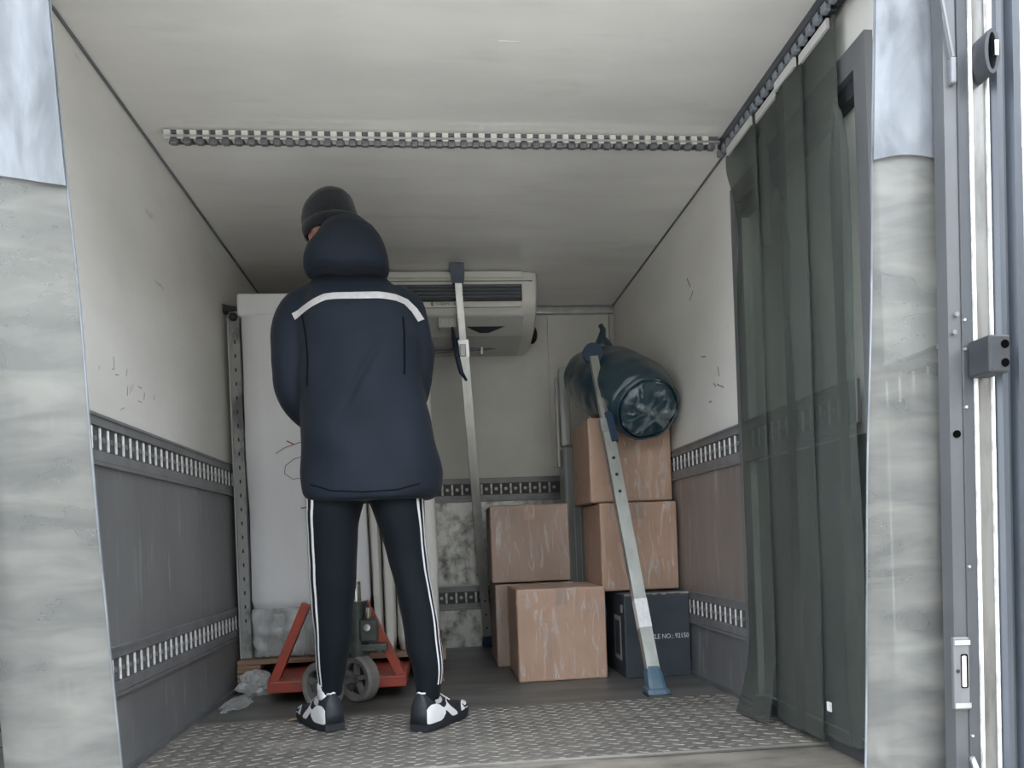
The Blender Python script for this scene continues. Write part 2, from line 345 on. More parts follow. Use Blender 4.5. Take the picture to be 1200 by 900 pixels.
# kick panels below the upper rail
for nm, y0, y1 in (('kick_panel', YR, 3.05), ('kick_panel', 3.053, YB)):
    MB().box(XL, XL + .006, y0, y1, ZL, ZU - .13).build(nm, M['clad'], wl)
    MB().box(XL, XL + .006, y0, y1, .02, ZL - .12).build(nm, M['clad'], wl)
for nm, y0, y1 in (('kick_panel', 2.62, 3.18), ('kick_panel', 3.183, YB), ('kick_panel', YR, 1.76)):
    MB().box(XR - .006, XR, y0, y1, ZL, ZU - .13).build(nm, M['cladr'], wr)
    MB().box(XR - .006, XR, y0, y1, .02, ZL - .12).build(nm, M['clad'], wr)
MB().box(XL, XR, YB - .006, YB, ZL, ZU - .11).build('kick_panel', M['scratched'], wb)['label'] = 'scratched bare aluminium panel'
MB().box(XL, XR, YB - .006, YB, .0, ZL - .11).build('kick_panel', M['scratched'], wb)
MB().box(.70, .76, YB - .02, YB, 1.05, 1.95).build('cover_strip', M['grp'], wb)
# marks on the left wall
for k in range(14):
    y = random.uniform(2.05, 2.85); z = 1.165 - (y - 2.05) * .13 + random.gauss(0, .03); L = random.uniform(.008, .04)
    a = random.choice((random.gauss(.1, .25), random.gauss(1.4, .2)))
    if z < 1.03: continue
    MB().bar((XL + .0006, y, z), (XL + .0006, y + L * math.cos(a), z + L * math.sin(a)), .0012, random.uniform(.0012, .003), up=(0, 0.3, 1)).build('scuff_mark', M['scuff'], wl)
for (y, z, L, a) in ((3.15, 1.66, .06, .9), (3.12, 1.63, .05, -.5), (3.0, 1.33, .05, .2), (2.95, 1.14, .03, .1), (2.82, 1.17, .07, .35), (2.86, 1.22, .04, 1.3), (2.9, 1.19, .03, .6)):
    MB().bar((XR - .0006, y, z), (XR - .0006, y + L * math.cos(a), z + L * math.sin(a)), .0012, .006, up=(0, 0.3, 1)).build('scuff_mark', M['scuff'], wr)

# corner trims
n_ = [0]
def trim(mb, m, label, parent=None, cat='trim', smooth=False):
    n_[0] += 1
    o = mb.build('trim_%d' % n_[0], m, None, smooth); return struct(o, label, cat)
trim(MB().box(XL, XL + .007, YR, YB, H - .007, H), M['alud'], 'dark sealant line along the left ceiling edge')
trim(MB().box(XR - .006, XR, 2.62, YB, H - .006, H), M['alud'], 'dark sealant line along the right ceiling edge')
trim(MB().bbox(.35, XR, YB - .04, YB, H - .045, H - .001, .008), M['alu'], 'metal angle along the top of the bulkhead')
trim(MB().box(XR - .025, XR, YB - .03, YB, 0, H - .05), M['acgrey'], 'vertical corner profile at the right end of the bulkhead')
trim(MB().box(XL, XL + .02, YR, YB, 0, .02), M['alud'], 'floor edge angle along the left wall')
trim(MB().box(XR - .02, XR, 2.62, YB, 0, .02), M['alud'], 'floor edge angle along the right wall')

# lashing rails: backing, flanges and bars coloured bright as lit slot edges, with studs between
def bar_mesh(axis, ht):
    if axis == 'y': return MB().bbox(-.004, .003, -.0034, .0034, -ht / 2, ht / 2, .002, 1).mesh('lit_slot_edge', M['bright'])
    return MB().bbox(-.0065, .0065, -.006, .004, -ht / 2, ht / 2, .0025, 1).mesh('lit_slot_edge', M['bright'])
def stud_mesh(axis):
    if axis == 'y': return MB().tube([(-.004, 0, 0), (.0, 0, 0)], .008, 8).mesh('stud', M['rail'])
    return MB().tube([(0, .004, 0), (0, -.005, 0)], .0095, 8).mesh('stud', M['bright'])
def lash_rail(side, ztop, lo, hi, label, blo, bhi, pitch=.052, ht=.062):
    hgt = .118; zc = ztop - .066
    s = {'L': 1, 'R': -1, 'B': 0}[side]
    mb = MB(); back = MB()
    if side in 'LR':
        X = XL if side == 'L' else XR
        def bx(b, d0, d1, z0, z1): b.box(min(X + s * d0, X + s * d1), max(X + s * d0, X + s * d1), lo, hi, z0, z1)
    else:
        def bx(b, d0, d1, z0, z1): b.box(lo, hi, YB - d1, YB - d0, z0, z1)
    bx(mb, 0, .013, ztop - .032, ztop); bx(mb, 0, .013, ztop - .128, ztop - .100)
    bx(mb, .013, .018, ztop - .008, ztop); bx(mb, .0, .017, ztop - .140, ztop - .130)
    n_[0] += 1
    o = struct(mb.build('trim_%d' % n_[0], M['rail']), label, 'rail')
    bx(back, .001, .004, ztop - .1, ztop - .032); back.build('rail_recess', M['railin'], o)
    ax = 'x' if side == 'B' else 'y'
    bmsh = bar_mesh(ax, ht); smsh = stud_mesh(ax)
    p = blo; k = 0
    while p <= bhi:
        for me, dp in ((bmsh, 0), (smsh, pitch / 2)):
            b = link(me.name, me, o)
            b.location = (p + dp, YB - .008, zc) if side == 'B' else (X + s * .008, p + dp, zc)
        p += pitch; k += 1
    return o
lash_rail('L', ZU, YR, YB, 'upper slotted lashing rail on the left wall', 1.62, 3.66)
lash_rail('L', ZL, YR, YB, 'lower slotted lashing rail on the left wall', 1.9, 3.66)
lash_rail('R', ZU, 1.92, YB, 'upper slotted lashing rail on the right wall beside the boxes', 1.98, 3.56)
lash_rail('R', ZU, YR, 1.775, 'short upper lashing rail behind the hazy right strip', 1.60, 1.76)
lash_rail('R', ZL, 2.62, YB, 'lower slotted lashing rail on the right wall beside the black carton', 2.66, 3.5)
lash_rail('B', ZU - .01, XL, XR - .03, 'upper slotted lashing rail across the bulkhead', -.02, .70, .058)
lash_rail('B', ZL - .01, XL, XR - .03, 'lower slotted lashing rail across the bulkhead', -.02, .27, .058)

# side door in the right wall
d1 = struct(bpy.data.objects.new('door_1', None), 'closed side door behind the grey strip curtain', 'door'); C.objects.link(d1)
MB().box(XR + .03, XR + .07, DY0, DY1, .04, DZ1).build('door_leaf', M['grp'], d1)
MB().box(XR + .024, XR + .03, DY0 + .03, DY1, .05, ZU - .14).build('kick_panel', M['clad'], d1)
MB().box(XR - .01, XR + T, DY0 - .05, DY1, 0, .04).build('threshold', M['post'], d1)
MB().box(XR - .022, XR, DY0 - .052, DY0, .05, DZ1 + .065).build('door_jamb', M['alud'], d1)
MB().box(XR - .022, XR, DY1, DY1 + .04, .05, DZ1 + .065).build('door_jamb', M['alud'], d1)
MB().box(XR - .022, XR, DY0, DY1, DZ1, DZ1 + .065).build('door_lintel', M['alud'], d1)
MB().box(XR - .004, XR + .028, DY0, DY0 + .022, .05, DZ1).box(XR - .004, XR + .028, DY0 + .02, DY1, DZ1 - .045, DZ1).build('door_seal', M['rubber'], d1)
MB().bbox(XR - .03, XR - .006, DY0 - .05, DY0 - .004, .035, .085, .006).build('end_bracket', M['white'], d1)
MB().bbox(XR - .014, XR + .0, 1.885, 1.92, ZU - .115, ZU - .0, .003).build('rail_end_plate', M['alu'], d1)

# rear door frame on the right of the opening
d2 = struct(bpy.data.objects.new('door_2', None), 'metal rear door frame on the right of the loading opening', 'door frame'); C.objects.link(d2)
MB().box(1.066, 1.094, YR - .004, YR + .03, -.15, 2.2).build('inner_flange', M['flange'], d2)
MB().bbox(1.0945, 1.118, YR - .008, YR + .03, -.15, 2.2, .002).build('frame_post', M['post'], d2)
MB().bbox(1.118, 1.1235, YR - .014, YR + .02, -.15, 2.2, .0015).build('bright_edge', M['bright'], d2)
MB().box(1.1235, 1.156, YR - .006, YR + .03, -.15, 2.2).build('face_plate', M['plate'], d2)
MB().bbox(1.156, 1.161, YR - .013, YR + .03, -.15, 2.2, .0015).build('trim_strip', M['bright'], d2)
MB().rings([[(x - .012, y + .01, z) for x, y in ((1.174, YR + .03), (1.174, YR - .015), (1.184, YR - .03), (1.196, YR - .03), (1.203, YR - .015), (1.212, YR - .016),
            (1.219, YR - .032), (1.234, YR - .034), (1.244, YR - .02), (1.252, YR + .03))] for z in (-.15, 2.2)]).build('rubber_seal', M['blue_rubber'], d2)
MB().box(XR + T + .002, 1.25, YR + .03, YB + .3, -.15, 2.2).build('outer_skin', M['shell'], d2)
for z in (.88, 1.06, 1.0, .55, .2):
    MB().tube([(1.098, YR - .012, z), (1.098, YR + .0, z)], .003, 8).build('rivet', M['alu'], d2)
for (x, z) in ((1.082, 1.072), (1.076, 1.035)):
    MB().tube([(x, YR - .011, z), (x, YR, z)], .005, 8).build('rivet', M['alud'], d2)
MB().tube([(1.080, YR - .007, .825), (1.080, YR - .0, .825)], .008, 10).build('bolt_hole', M['hole'], d2)
kp = MB().bbox(1.060, 1.094, YR - .012, YR, .255, .405, .003).build('striker_plate', M['alud'], d2)
MB().bbox(1.074, 1.089, YR - .015, YR - .01, .30, .37, .003).build('slot_frame', M['hole'], kp)
MB().bbox(1.075, 1.083, YR - .018, YR - .012, .303, .367, .002).build('slot_tongue', M['bright'], kp)
MB().tube([(1.067, YR - .014, .335), (1.067, YR - .01, .335)], .004, 8).build('keyhole', M['dark'], kp)
for z in (.395, .265):
    MB().box(1.060, 1.094, YR - .0145, YR - .011, z - .006, z + .004).build('plate_rib', M['alu'], kp)
MB().tube([(1.087, YR - .02, .16), (1.09, YR - .035, .13), (1.12, YR - .04, .115), (1.15, YR - .035, .10), (1.155, YR - .02, .08)], .007, 8).build('pull_handle', M['chrome'], d2, True)
bf = MB().bbox(1.102, 1.147, YR - .075, YR - .012, .938, 1.013, .004).build('door_buffer', M['rubber'], d2)
for z in (.957, .994):
    MB().tube([(1.135, YR - .0762, z), (1.135, YR - .07, z)], .0085, 14).build('buffer_hole', M['hole'], bf)
lt = MB().rings([[(1.140 + (.013 + dx) * math.cos(a), YR - .035 + dy, 1.592 + (.042 + dx) * math.sin(a)) for dx, dy in ((-.004, -.015), (.004, -.015), (.004, .025), (-.004, .025))]
                 for a in [2 * PI * k / 20 for k in range(21)]], caps=False).build('door_hook', M['rubber'], d2, 'auto')
MB().bar((1.145, YR - .052, 1.58), (1.145, YR - .052, 1.61), .008, .008, (0, 1, 0)).build('hook_pin', M['chrome'], lt)
MB().tube([(1.148, YR - .03, 1.63), (1.150, YR - .03, 1.9)], .005, 8).build('lock_rod', M['alu'], d2)
MB().tube([(1.055, YR - .012, 1.75), (1.082, YR - .012, 1.60)], .004, 6).build('stay_wire', M['alud'], d2)
MB().bbox(1.076, 1.089, YR - .016, YR, 1.545, 1.60, .004).build('wire_bracket', M['alud'], d2)
d2.rotation_euler.y = R(1.0); d2.location.x = -.0165
# left frame, out of view but standing there
d3 = struct(bpy.data.objects.new('door_3', None), 'metal rear door frame on the left of the loading opening', 'door frame'); C.objects.link(d3)
MB().box(-.98, XL, YR - .02, YR + .03, -.15, 2.2).build('frame_post', M['alud'], d3)
MB().box(-1.06, -.98, YR - .02, YB + .3, -.15, 2.2).build('outer_skin', M['shell'], d3)
MB().box(-1.06, 1.25, YR - .02, YR + .03, H, 2.2).build('header', M['alud'], d3)
MB().box(-1.06, 1.25, YR - .03, YR + .0, -.3, -.004).build('rear_bumper', M['alud'], d3)

# ------------------------------------------------------------------ strip curtain rails
cr = thing('curtain_rail', 'perforated metal hook rail running across the white ceiling', 'curtain rail')
MB().box(-.838, 1.03, 2.605, 2.655, H - .012, H).build('rail_plate', M['alud'], cr)
MB().box(-.838, 1.03, 2.590, 2.602, H - .030, H - .022).build('hook_bar', M['alu'], cr)
MB().box(-.838, 1.03, 2.652, 2.658, H - .022, H).build('rail_lip', M['alud'], cr)
hk = MB().box(-.010, .010, -.045, .012, -.018, -.006).box(-.010, .010, -.049, -.045, -.034, -.006).mesh('hook_plate', M['ac'])
hd = MB().bbox(-.0125, .0125, -.053, -.030, -.052, -.034, .004, 1).mesh('hook_loop', M['alud'])
x = -.825
while x < 1.0:
    o = link('hook_plate', hk, cr); o.location = (x, 2.64, H)
    o = link('hook_loop', hd, cr); o.location = (x + .0205, 2.64, H)
    x += .041
sr = thing('curtain_rail', 'black hook rail along the right ceiling edge above the grey strips', 'curtain rail')
MB().bbox(XR - .062, XR - .004, 1.56, 2.64, H - .03, H, .004).build('rail_plate', M['blue_rubber'], sr)
hk2 = MB().bbox(-.012, .036, -.011, .011, -.046, -.03, .003, 1).mesh('hook_plate', M['rubber'])
hk3 = MB().bbox(-.006, .012, -.013, .013, -.060, -.036, .003, 1).mesh('hook_loop', M['slat'])
y = 1.58
while y < 2.63:
    o = link('hook_plate', hk2, sr); o.location = (XR - .052, y, H)
    o = link('hook_loop', hk3, sr); o.location = (XR - .06, y + .02, H)
    y += .041

# strips along the right wall
names = ['grey plastic strip farthest in, its lower end curling onto the floor', 'second grey plastic strip, next to the curled one', 'middle grey plastic strip of the side curtain',
         'wide grey plastic strip in front of the side door', 'narrow grey plastic strip beside the door jamb']
spans = [(2.58, 2.345), (2.375, 2.185), (2.205, 2.045), (2.075, 1.885), (1.91, 1.825)]
for k, (ya, yb_) in enumerate(spans):
    xo = XR - .043 + (.006 if k % 2 else -.006)
    ztop = H - .062 if k < 4 else 1.70
    zb = (.012, .02, .03, .045, .06)[k]
    def f(u, v, ya=ya, yb_=yb_, xo=xo, k=k, ztop=ztop, zb=zb):
        z = ztop + (zb - ztop) * v
        yy_ = ya + (yb_ - ya) * u
        bow = .006 * math.sin(PI * u) + .006 * nz((k * 3.1, u * 1.5, v * 4))
        x_ = xo - bow
        if k == 0:
            if u < .4:   # wavy far edge near the top
                yy_ += (.4 - u) * 2.5 * (.055 * math.exp(-((z - 1.90) / .10) ** 2) - .03 * math.exp(-((z - 1.62) / .12) ** 2) - .035)
            if z < .30:
                t = (.30 - z) / .30
                x_ -= .07 * t * t * (1 - .35 * u); yy_ -= .02 * t * t
        if k == 4 and v < .08: yy_ = ya + (yb_ - ya) * (.5 + (u - .5) * (v / .08) ** .5)
        return (x_, yy_, z)
    st = solid(f, 10, 60, .003, (1, 0, 0)).build('curtain_strip', M['strip'], None, 'auto')
    tag(st, names[k], 'plastic strip', 'side curtain strips')
    if k < 4:
        MB().box(xo - .012, xo - .004, yb_ + .015, ya - .02, H - .09, H - .064).build('clamp_plate', M['acgrey'], st)
    if k == 3:
        MB().box(xo - .016, xo - .012, 2.0, 2.02, .12, .145).build('sticker', M['white'], st)

# the two hazy strips hanging at the loading opening
def near_strip(label, top, bot, wid, y, wob, seam):
    def f(u, v, off=0.0, z0=1.98, z1=.02):
        z = z0 + (z1 - z0) * v; t = (1.69 - z) / (1.69 - .21)
        x_ = top + (bot - top) * t + wid * u
        return (x_, y + wob * math.sin(PI * u) + .012 * nz((label.__len__(), u * 1.3, z * 2.2)) - off, z)
    st = solid(f, 14, 60, .003, (0, 1, 0)).build('curtain_strip', M['strip_near'], None, 'auto')
    tag(st, label, 'plastic strip', 'strips at the loading opening')
    g = lambda u, v: f(u, v, .005 + .001 * math.sin(9 * u), 1.98, seam + .006 * math.sin(5 * u))
    solid(g, 14, 24, .003, (0, -1, 0)).build('upper_flap', M['flap'], st, 'auto')  # extra layer that carries the bright sky band above the seam
    tb_ = [f(0.0, v / 40) for v in range(41)] if label.startswith('wide') is False else [f(1.0, v / 40) for v in range(41)]
    MB().tube([(p[0], p[1] - .001, p[2]) for p in tb_], .0022, 5).build('pale_edge', M['flap'], st)
    return st
near_strip('wide hazy plastic strip hanging at the left of the opening', -.915, -.842, .213, 1.56, -.02, 1.342)
near_strip('upright hazy plastic strip hanging against the right door frame', .968, .893, .20, 1.56, -.012, 1.40)

# ------------------------------------------------------------------ cooling unit at the ceiling
ac = thing('cooling_unit', 'off white refrigeration unit with black grille under the ceiling', 'cooling unit')
AX0, AX1 = -.52, .565
prof = [(3.885, H - .004), (3.872, 1.955), (3.872, 1.945), (3.885, 1.86), (3.895, 1.835), (3.93, 1.80), (4.05, 1.735), (4.25, 1.70), (4.54, 1.72), (4.54, H - .004)]
rr = []
xs = [AX0, AX0 + .012, AX0 + .05, AX1 - .05, AX1 - .012, AX1]; ins = [.03, .01, 0, 0, .01, .03]
for xv, i_ in zip(xs, ins):
    rr.append([(xv, y_ + (i_ if y_ < 4.4 else 0), z_ + (i_ * .8 if z_ < 1.9 else 0)) for y_, z_ in prof])
MB().rings(rr).build('housing', M['ac'], ac, 'auto')
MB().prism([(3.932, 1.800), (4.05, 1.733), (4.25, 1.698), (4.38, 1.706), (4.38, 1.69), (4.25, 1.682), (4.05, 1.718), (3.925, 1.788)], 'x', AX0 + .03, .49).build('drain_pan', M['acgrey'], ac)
MB().box(AX0 + .03, .478, 3.862, 3.89, 1.853, 1.932).build('grille_recess', M['acdark'], ac)
for k in range(4):
    z = 1.868 + k * .018
    MB().bar((AX0 + .035, 3.862, z), (.472, 3.862, z), .012, .005, (0, .5, 1)).build('grille_slat', M['slat'], ac)
MB().box(AX0 + .02, AX1 - .03, 3.8695, 3.875, 1.951, 1.954).build('lid_seam', M['dark'], ac)
MB().bbox(AX0 + .02, .487, 3.858, 3.875, 1.966, 1.998, .004).build('top_lip', M['ac'], ac)
MB().box(-.075, .60 - .125, 3.8805, 3.90, 1.823, 1.846).build('badge_band', M['ac'], ac)
tm = text_mesh('THERMO KING', .0215, M['dark']); to = link('lettering', tm, ac); to.rotation_euler = (R(90), 0, 0); to.location = (.034, 3.880, 1.832)
lg = MB().tube([(.018, 3.8800, 1.8395), (.018, 3.882, 1.8395)], .0095, 12).build('badge_logo', M['dark'], ac)
MB().bar((.0115, 3.8794, 1.8395), (.0245, 3.8794, 1.8395), .001, .004).build('logo_mark', M['ac'], lg)
# drain scoop opening and moulded lettering panel
MB().rings([[(x_, y_ - .004, z_) for x_, y_, z_ in ((.185, 3.985, 1.768), (.41, 3.985, 1.768), (.36, 4.0, 1.752), (.31, 4.02, 1.738), (.265, 4.02, 1.738), (.22, 4.0, 1.752))],
            [(x_, y_ + .0, z_ - .012) for x_, y_, z_ in ((.185, 3.985, 1.768), (.41, 3.985, 1.768), (.36, 4.0, 1.752), (.31, 4.02, 1.738), (.265, 4.02, 1.738), (.22, 4.0, 1.752))]]).build('scoop_opening', M['acdark'], ac)
em = MB().bbox(.045, .135, 3.925, 3.985, 1.733, 1.783, .006).build('moulded_badge', M['acgrey'], ac)
for x0, x1, z0, z1 in ((.062, .072, 1.742, 1.772), (.072, .082, 1.772, 1.742), (.092, .092, 1.742, 1.772), (.108, .118, 1.772, 1.742), (.118, .118, 1.742, 1.772)):
    MB().bar((x0, 3.923, z0), (x1, 3.923, z1), .002, .003, (0, 1, 0)).build('moulded_letter', M['ac'], em)
MB().tube([(-.45, 4.20, 1.665), (.0, 4.2, 1.672), (.30, 4.2, 1.690), (.42, 4.22, 1.705), (.50, 4.3, 1.74), (.53, 4.45, 1.80)], .009, 8).build('drain_pipe', M['alud'], ac, True)
MB().bbox(.275, .29, 4.185, 4.205, 1.655, 1.71, .003).build('pipe_clip', M['alu'], ac)
MB().ell((.60, 4.45, 1.83), (.032, .04, .055), 12, 8).build('pipe_gland', M['dark'], ac, True)
MB().bbox(.645, .68, 4.54, 4.556, 1.78, 1.86, .004).build('wall_bracket', M['grp'], ac)
MB().tube([(.118, 3.93, 1.735), (.122, 3.93, 1.68), (.13, 3.935, 1.63), (.15, 3.95, 1.585)], [.006, .011, .013, .010], 8).build('hanging_strap', M['strap'], ac, True)
set_origin(ac, (.02, 4.2, 1.70)); ac.location.y += .055

# ------------------------------------------------------------------ cargo bars
def cargo_bar(label, a, b, split, w, caps, foot):
    t = thing('cargo_bar', label, 'cargo bar', 'telescopic cargo bars')
    A = Vector(a); B = Vector(b); d = B - A
    P = lambda s: A + d * s
    f = (0, -1, .2)
    MB().bar(P(.02), P(split), w, w * .8, f).build('outer_tube', M['barmetal' if foot else 'barlight'], t)
    MB().bar(P(split - .02), P(.975), w * .74, w * .6, f).build('inner_tube', M['barlight' if not foot else 'barmetal'], t)
    MB().bar(P(split - .012), P(split + .028), w * 1.15, w * .95, f).build('collar', M['alu'], t)
    return t, P
pb, P = cargo_bar('upright pale cargo bar jammed between ceiling and bulkhead floor', (.272, 4.50, 0), (.145, 3.815, 2.0), .80, .046, None, False)
MB().rings([[P(s) + Vector((i * w, j * w * .6, 0)) for i, j in ((-1, -1), (1, -1), (1, 1), (-1, 1))] for s, w in ((.955, .026), (.972, .034), (.985, .036), (.9985, .036))]).build('end_cap', M['navyplastic'], pb)
MB().rings([[P(s) + Vector((i * w, j * w, 0)) for i, j in ((-1, -1), (1, -1), (1, 1), (-1, 1))] for s, w in ((.003, .036), (.02, .034), (.035, .026))]).build('foot_pad', M['navyplastic'], pb)
for s in (.06, .10, .14):
    p = P(s) + Vector((0, -.021, .0)); MB().tube([p, p + Vector((0, .004, 0))], .006, 8).build('pin_hole', M['dark'], pb)
MB().bbox(P(.80).x - .022, P(.80).x + .01, P(.8).y - .035, P(.8).y - .012, P(.8).z - .03, P(.8).z + .03, .004).build('clamp', M['alu'], pb)
MB().tube([P(.815) + Vector((-.03, -.02, .03)), P(.80) + Vector((-.038, -.025, -.02)), P(.78) + Vector((-.02, -.02, -.07)), P(.765) + Vector((.005, -.02, -.08))], [.008, .014, .012, .006], 8).build('release_lever', M['navyplastic'], pb, True)

pb2, P = cargo_bar('galvanised cargo bar with faded blue foot leaning on the blue bundle', (.822, 2.905, .0), (.735, 3.46, 1.475), .74, .050, None, True)
MB().rings([[P(s) + Vector((i * w, j * w, 0)) for i, j in ((-1, -.9), (-.6, -1.1), (.6, -1.1), (1, -.9), (1, .9), (.6, 1.1), (-.6, 1.1), (-1, .9))]
            for s, w in ((.002, .036), (.008, .043), (.018, .043), (.022, .034), (.055, .030), (.075, .022))]).build('foot_pad', M['bluefoot'], pb2)
MB().rings([[P(s) + Vector((i * w * 1.0, j * w, 0)) for i, j in ((-1, -1.05), (1, -1.05), (1, 1.05), (-1, 1.05))] for s, w in ((.0, .044), (.006, .044))]).build('foot_sole', M['rubber'], pb2)
MB().tube([P(.99) + Vector((0, -.012, 0)), P(.99) + Vector((0, .02, 0))], .046, 18).build('end_disc', M['navyplastic'], pb2, 'auto')
MB().bar(P(.17), P(.245), .0515, .042, (0, -1, .2)).build('paper_sticker', M['white'], pb2)
MB().bar(P(.70) + Vector((.02, -.02, 0)), P(.79) + Vector((.012, -.02, 0)), .030, .028, (0, -1, .2)).build('release_lever', M['navyplastic'], pb2)
MB().bar(P(.79) + Vector((.006, -.026, 0)), P(.835) + Vector((.0, -.026, 0)), .012, .012, (0, -1, .2)).build('release_pin', M['chrome'], pb2)
for s in (.55, .60, .65):
    p = P(s) + Vector((0, -.024, 0)); MB().tube([p, p + Vector((0, .004, 0))], .0075, 8).build('pin_hole', M['dark'], pb2)

# ------------------------------------------------------------------ cartons
def film_shell(x0, x1, y0, y1, z0, z1, parent, seed, off=.004, amp=.0022, m='film'):
    mb = MB()
    bm = bmesh.new(); bmesh.ops.create_cube(bm, size=1)
    bmesh.ops.subdivide_edges(bm, edges=list(bm.edges), cuts=15, use_grid_fill=True)
    cx, cy, cz = (x0 + x1) / 2, (y0 + y1) / 2, (z0 + z1) / 2
    hx, hy, hz = (x1 - x0) / 2 + off, (y1 - y0) / 2 + off, (z1 - z0) / 2 + off
    for v in bm.verts:
        n = Vector((round(v.co.x * 2 * .51), round(v.co.y * 2 * .51), round(v.co.z * 2 * .51)))
        p = Vector((cx + v.co.x * 2 * hx, cy + v.co.y * 2 * hy, cz + v.co.z * 2 * hz))
        q = p * 1.0; q.z *= .6
        dd = amp * nz(q * 14 + Vector((seed, 0, 0)))
        s = Vector((abs(v.co.x) > .499, abs(v.co.y) > .499, abs(v.co.z) > .499))
        sg = Vector((math.copysign(1, v.co.x) * s.x, math.copysign(1, v.co.y) * s.y, math.copysign(1, v.co.z) * s.z))
        v.co = p + sg * dd
    for v in bm.verts:
        if v.co.z < z0 + .0005: v.co.z = z0 + .0005
    mb.frombm(bm); bm.free()
    return mb.build('stretch_film', M[m], parent, True)
def carton(label, x0, x1, y0, y1, z0, z1, m, seed, rot=0., seam=True, film='film'):
    r = thing('cardboard_box', label, 'box', 'film wrapped cardboard boxes')
    b = MB().bbox(x0, x1, y0, y1, z0, z1, .007, 2).build('carton', M[m], r)
    if seam:
        MB().box((x0 + x1) / 2 - .028, (x0 + x1) / 2 + .028, y0 - .0008, y0 + .0, z1 - .075, z1 - .003).box((x0 + x1) / 2 - .028, (x0 + x1) / 2 + .028, y0, y1, z1, z1 + .0006).build('packing_tape', M['carddull' if m == 'card' else 'card'], r)
    if film: film_shell(x0 + .002, x1 - .002, y0 + .002, y1 - .002, z0, z1 - .002, r, seed, m=film)
    c = Vector(((x0 + x1) / 2, (y0 + y1) / 2, z0)); set_origin(r, c); r.rotation_euler.z = rot
    return r
carton('wrapped brown box at the front of the floor, below the other box', .327, .720, 3.32, 3.70, 0, .405, 'card', 1, R(.6))
carton('dim wrapped box on the floor behind the frontmost box', .270, .665, 3.76, 4.16, 0, .405, 'carddull', 2)
carton('wrapped brown box stacked nearest the upright cargo bar', .262, .655, 3.78, 4.17, .412, .795, 'carddull', 3, R(-.8))
carton('wrapped brown box resting on the black carton', .728, 1.084, 3.40, 3.80, .374, .772, 'card', 4)
carton('topmost wrapped brown box under the dark blue bundle', .700, 1.083, 3.45, 3.86, .778, 1.165, 'card', 5, R(0))

bx = thing('black_carton', 'blue black carton with white article number lettering', 'box')
EX0, EX1, EY0, EY1, EZ = .792, 1.083, 3.27, 3.72, .368
MB().bbox(EX0, EX1, EY0, EY1, .0, EZ, .005, 2).build('carton', M['blackcard'], bx)
tm = text_mesh('ARTICLE NO.: 92150', .030, M['white']); to = link('lettering', tm, bx); to.rotation_euler = (R(90), R(0), 0); to.scale = (.84, 1.0, 1); to.location = (.852, EY0 - .0008, .168)
for k in range(14):
    x_ = EX0 + .004 + k * .0205
    MB().box(x_, x_ + .0205, EY0 - .0006, EY0 + .012, EZ - random.uniform(.003, .010), EZ + .0008).build('rubbed_edge', M['wear'], bx)
MB().box(EX0 - .001, EX0, 3.34, 3.46, .07, .265).build('shipping_label', M['shoeg'], bx)
MB().box(EX0 - .0016, EX0 - .001, 3.36, 3.445, .09, .245).build('label_window', M['blackcard'], bx)
MB().box(EX0 - .001, EX0, 3.30, 3.335, .285, .318).build('small_label', M['shoeg'], bx)
set_origin(bx, (.94, 3.5, 0))

sl = thing('wrapped_carton', 'tall grey film wrapped carton in the corner behind the stacked boxes', 'box')
MB().bbox(.668, .98, 3.95, 4.12, 0, 1.10, .012).build('carton', M['greywrap'], sl)
for k in range(3): MB().tube([(.682 + k * .03, 3.947, .01), (.684 + k * .03, 3.947, .6), (.680 + k * .03, 3.947, 1.09)], .0012, 6).build('film_fold', M['foam'], sl)
set_origin(sl, (.82, 4.15, 0))
fo = thing('foam_board', 'pale film wrapped boards standing left of the dark blue bundle', 'board')
MB().bbox(.668, .722, 4.0, 4.06, 1.103, 1.525, .012, 3).build('board', M['foam'], fo, 'auto')
MB().bbox(.650, .664, 4.03, 4.07, 1.0, 1.48, .004, 2).build('thin_board', M['foam'], fo, 'auto')
set_origin(fo, (.68, 4.2, 1.1))

# ------------------------------------------------------------------ blue bundle
bag = thing('wrapped_bundle', 'dark blue plastic wrapped roll slumped over the topmost box', 'bundle')
def path(t):
    pts = [Vector((.935, 3.285, 1.172)), Vector((.905, 3.42, 1.262)), Vector((.862, 3.60, 1.345)), Vector((.815, 3.78, 1.405)), Vector((.775, 3.92, 1.425))]
    k = min(int(t * 4), 3); u = t * 4 - k
    return pts[k].lerp(pts[k + 1], u)
rings = []; NS = 44; NT = 56
for i in range(NS + 1):
    t = i / NS; c = path(t); d = (path(min(t + .02, 1)) - path(max(t - .02, 0))).normalized()
    if i < 3: d = Vector((-.10, .86, .5)).normalized()
    sx = d.cross(Vector((0, 0, 1))).normalized(); up = sx.cross(d)
    r0 = .148 + .030 * math.sin(PI * min(t * 1.15, 1))
    if t < .05: r0 *= (.93 + .07 * t / .05)
    if t > .84: r0 *= math.cos((t - .84) / .16 * PI / 2 * .96)
    ring = []
    for j in range(NT):
        a = 2 * PI * j / NT
        rr_ = r0 * (1 + .05 * nz((math.cos(a) * 1.8, math.sin(a) * 1.8, t * 5)) + .022 * nz((math.cos(a) * 4, math.sin(a) * 4, t * 14)) + .004 * math.sin(t * 46 + 2.2 * math.sin(a) + 2 * nz((a, t * 3, 1))))
        p = c + (sx * math.cos(a) + up * math.sin(a)) * rr_
        if p.y > 3.44: p.z = max(p.z, 1.172 + .002 * math.sin(a * 5))
        elif p.y > 3.38 and p.z < 1.172: p.y = min(p.y, 3.43)
        p.x = min(p.x, XR - .008)
        ring.append(p)
    rings.append(ring)
MB().rings(rings).build('wrapped_roll', M['bag'], bag, True)
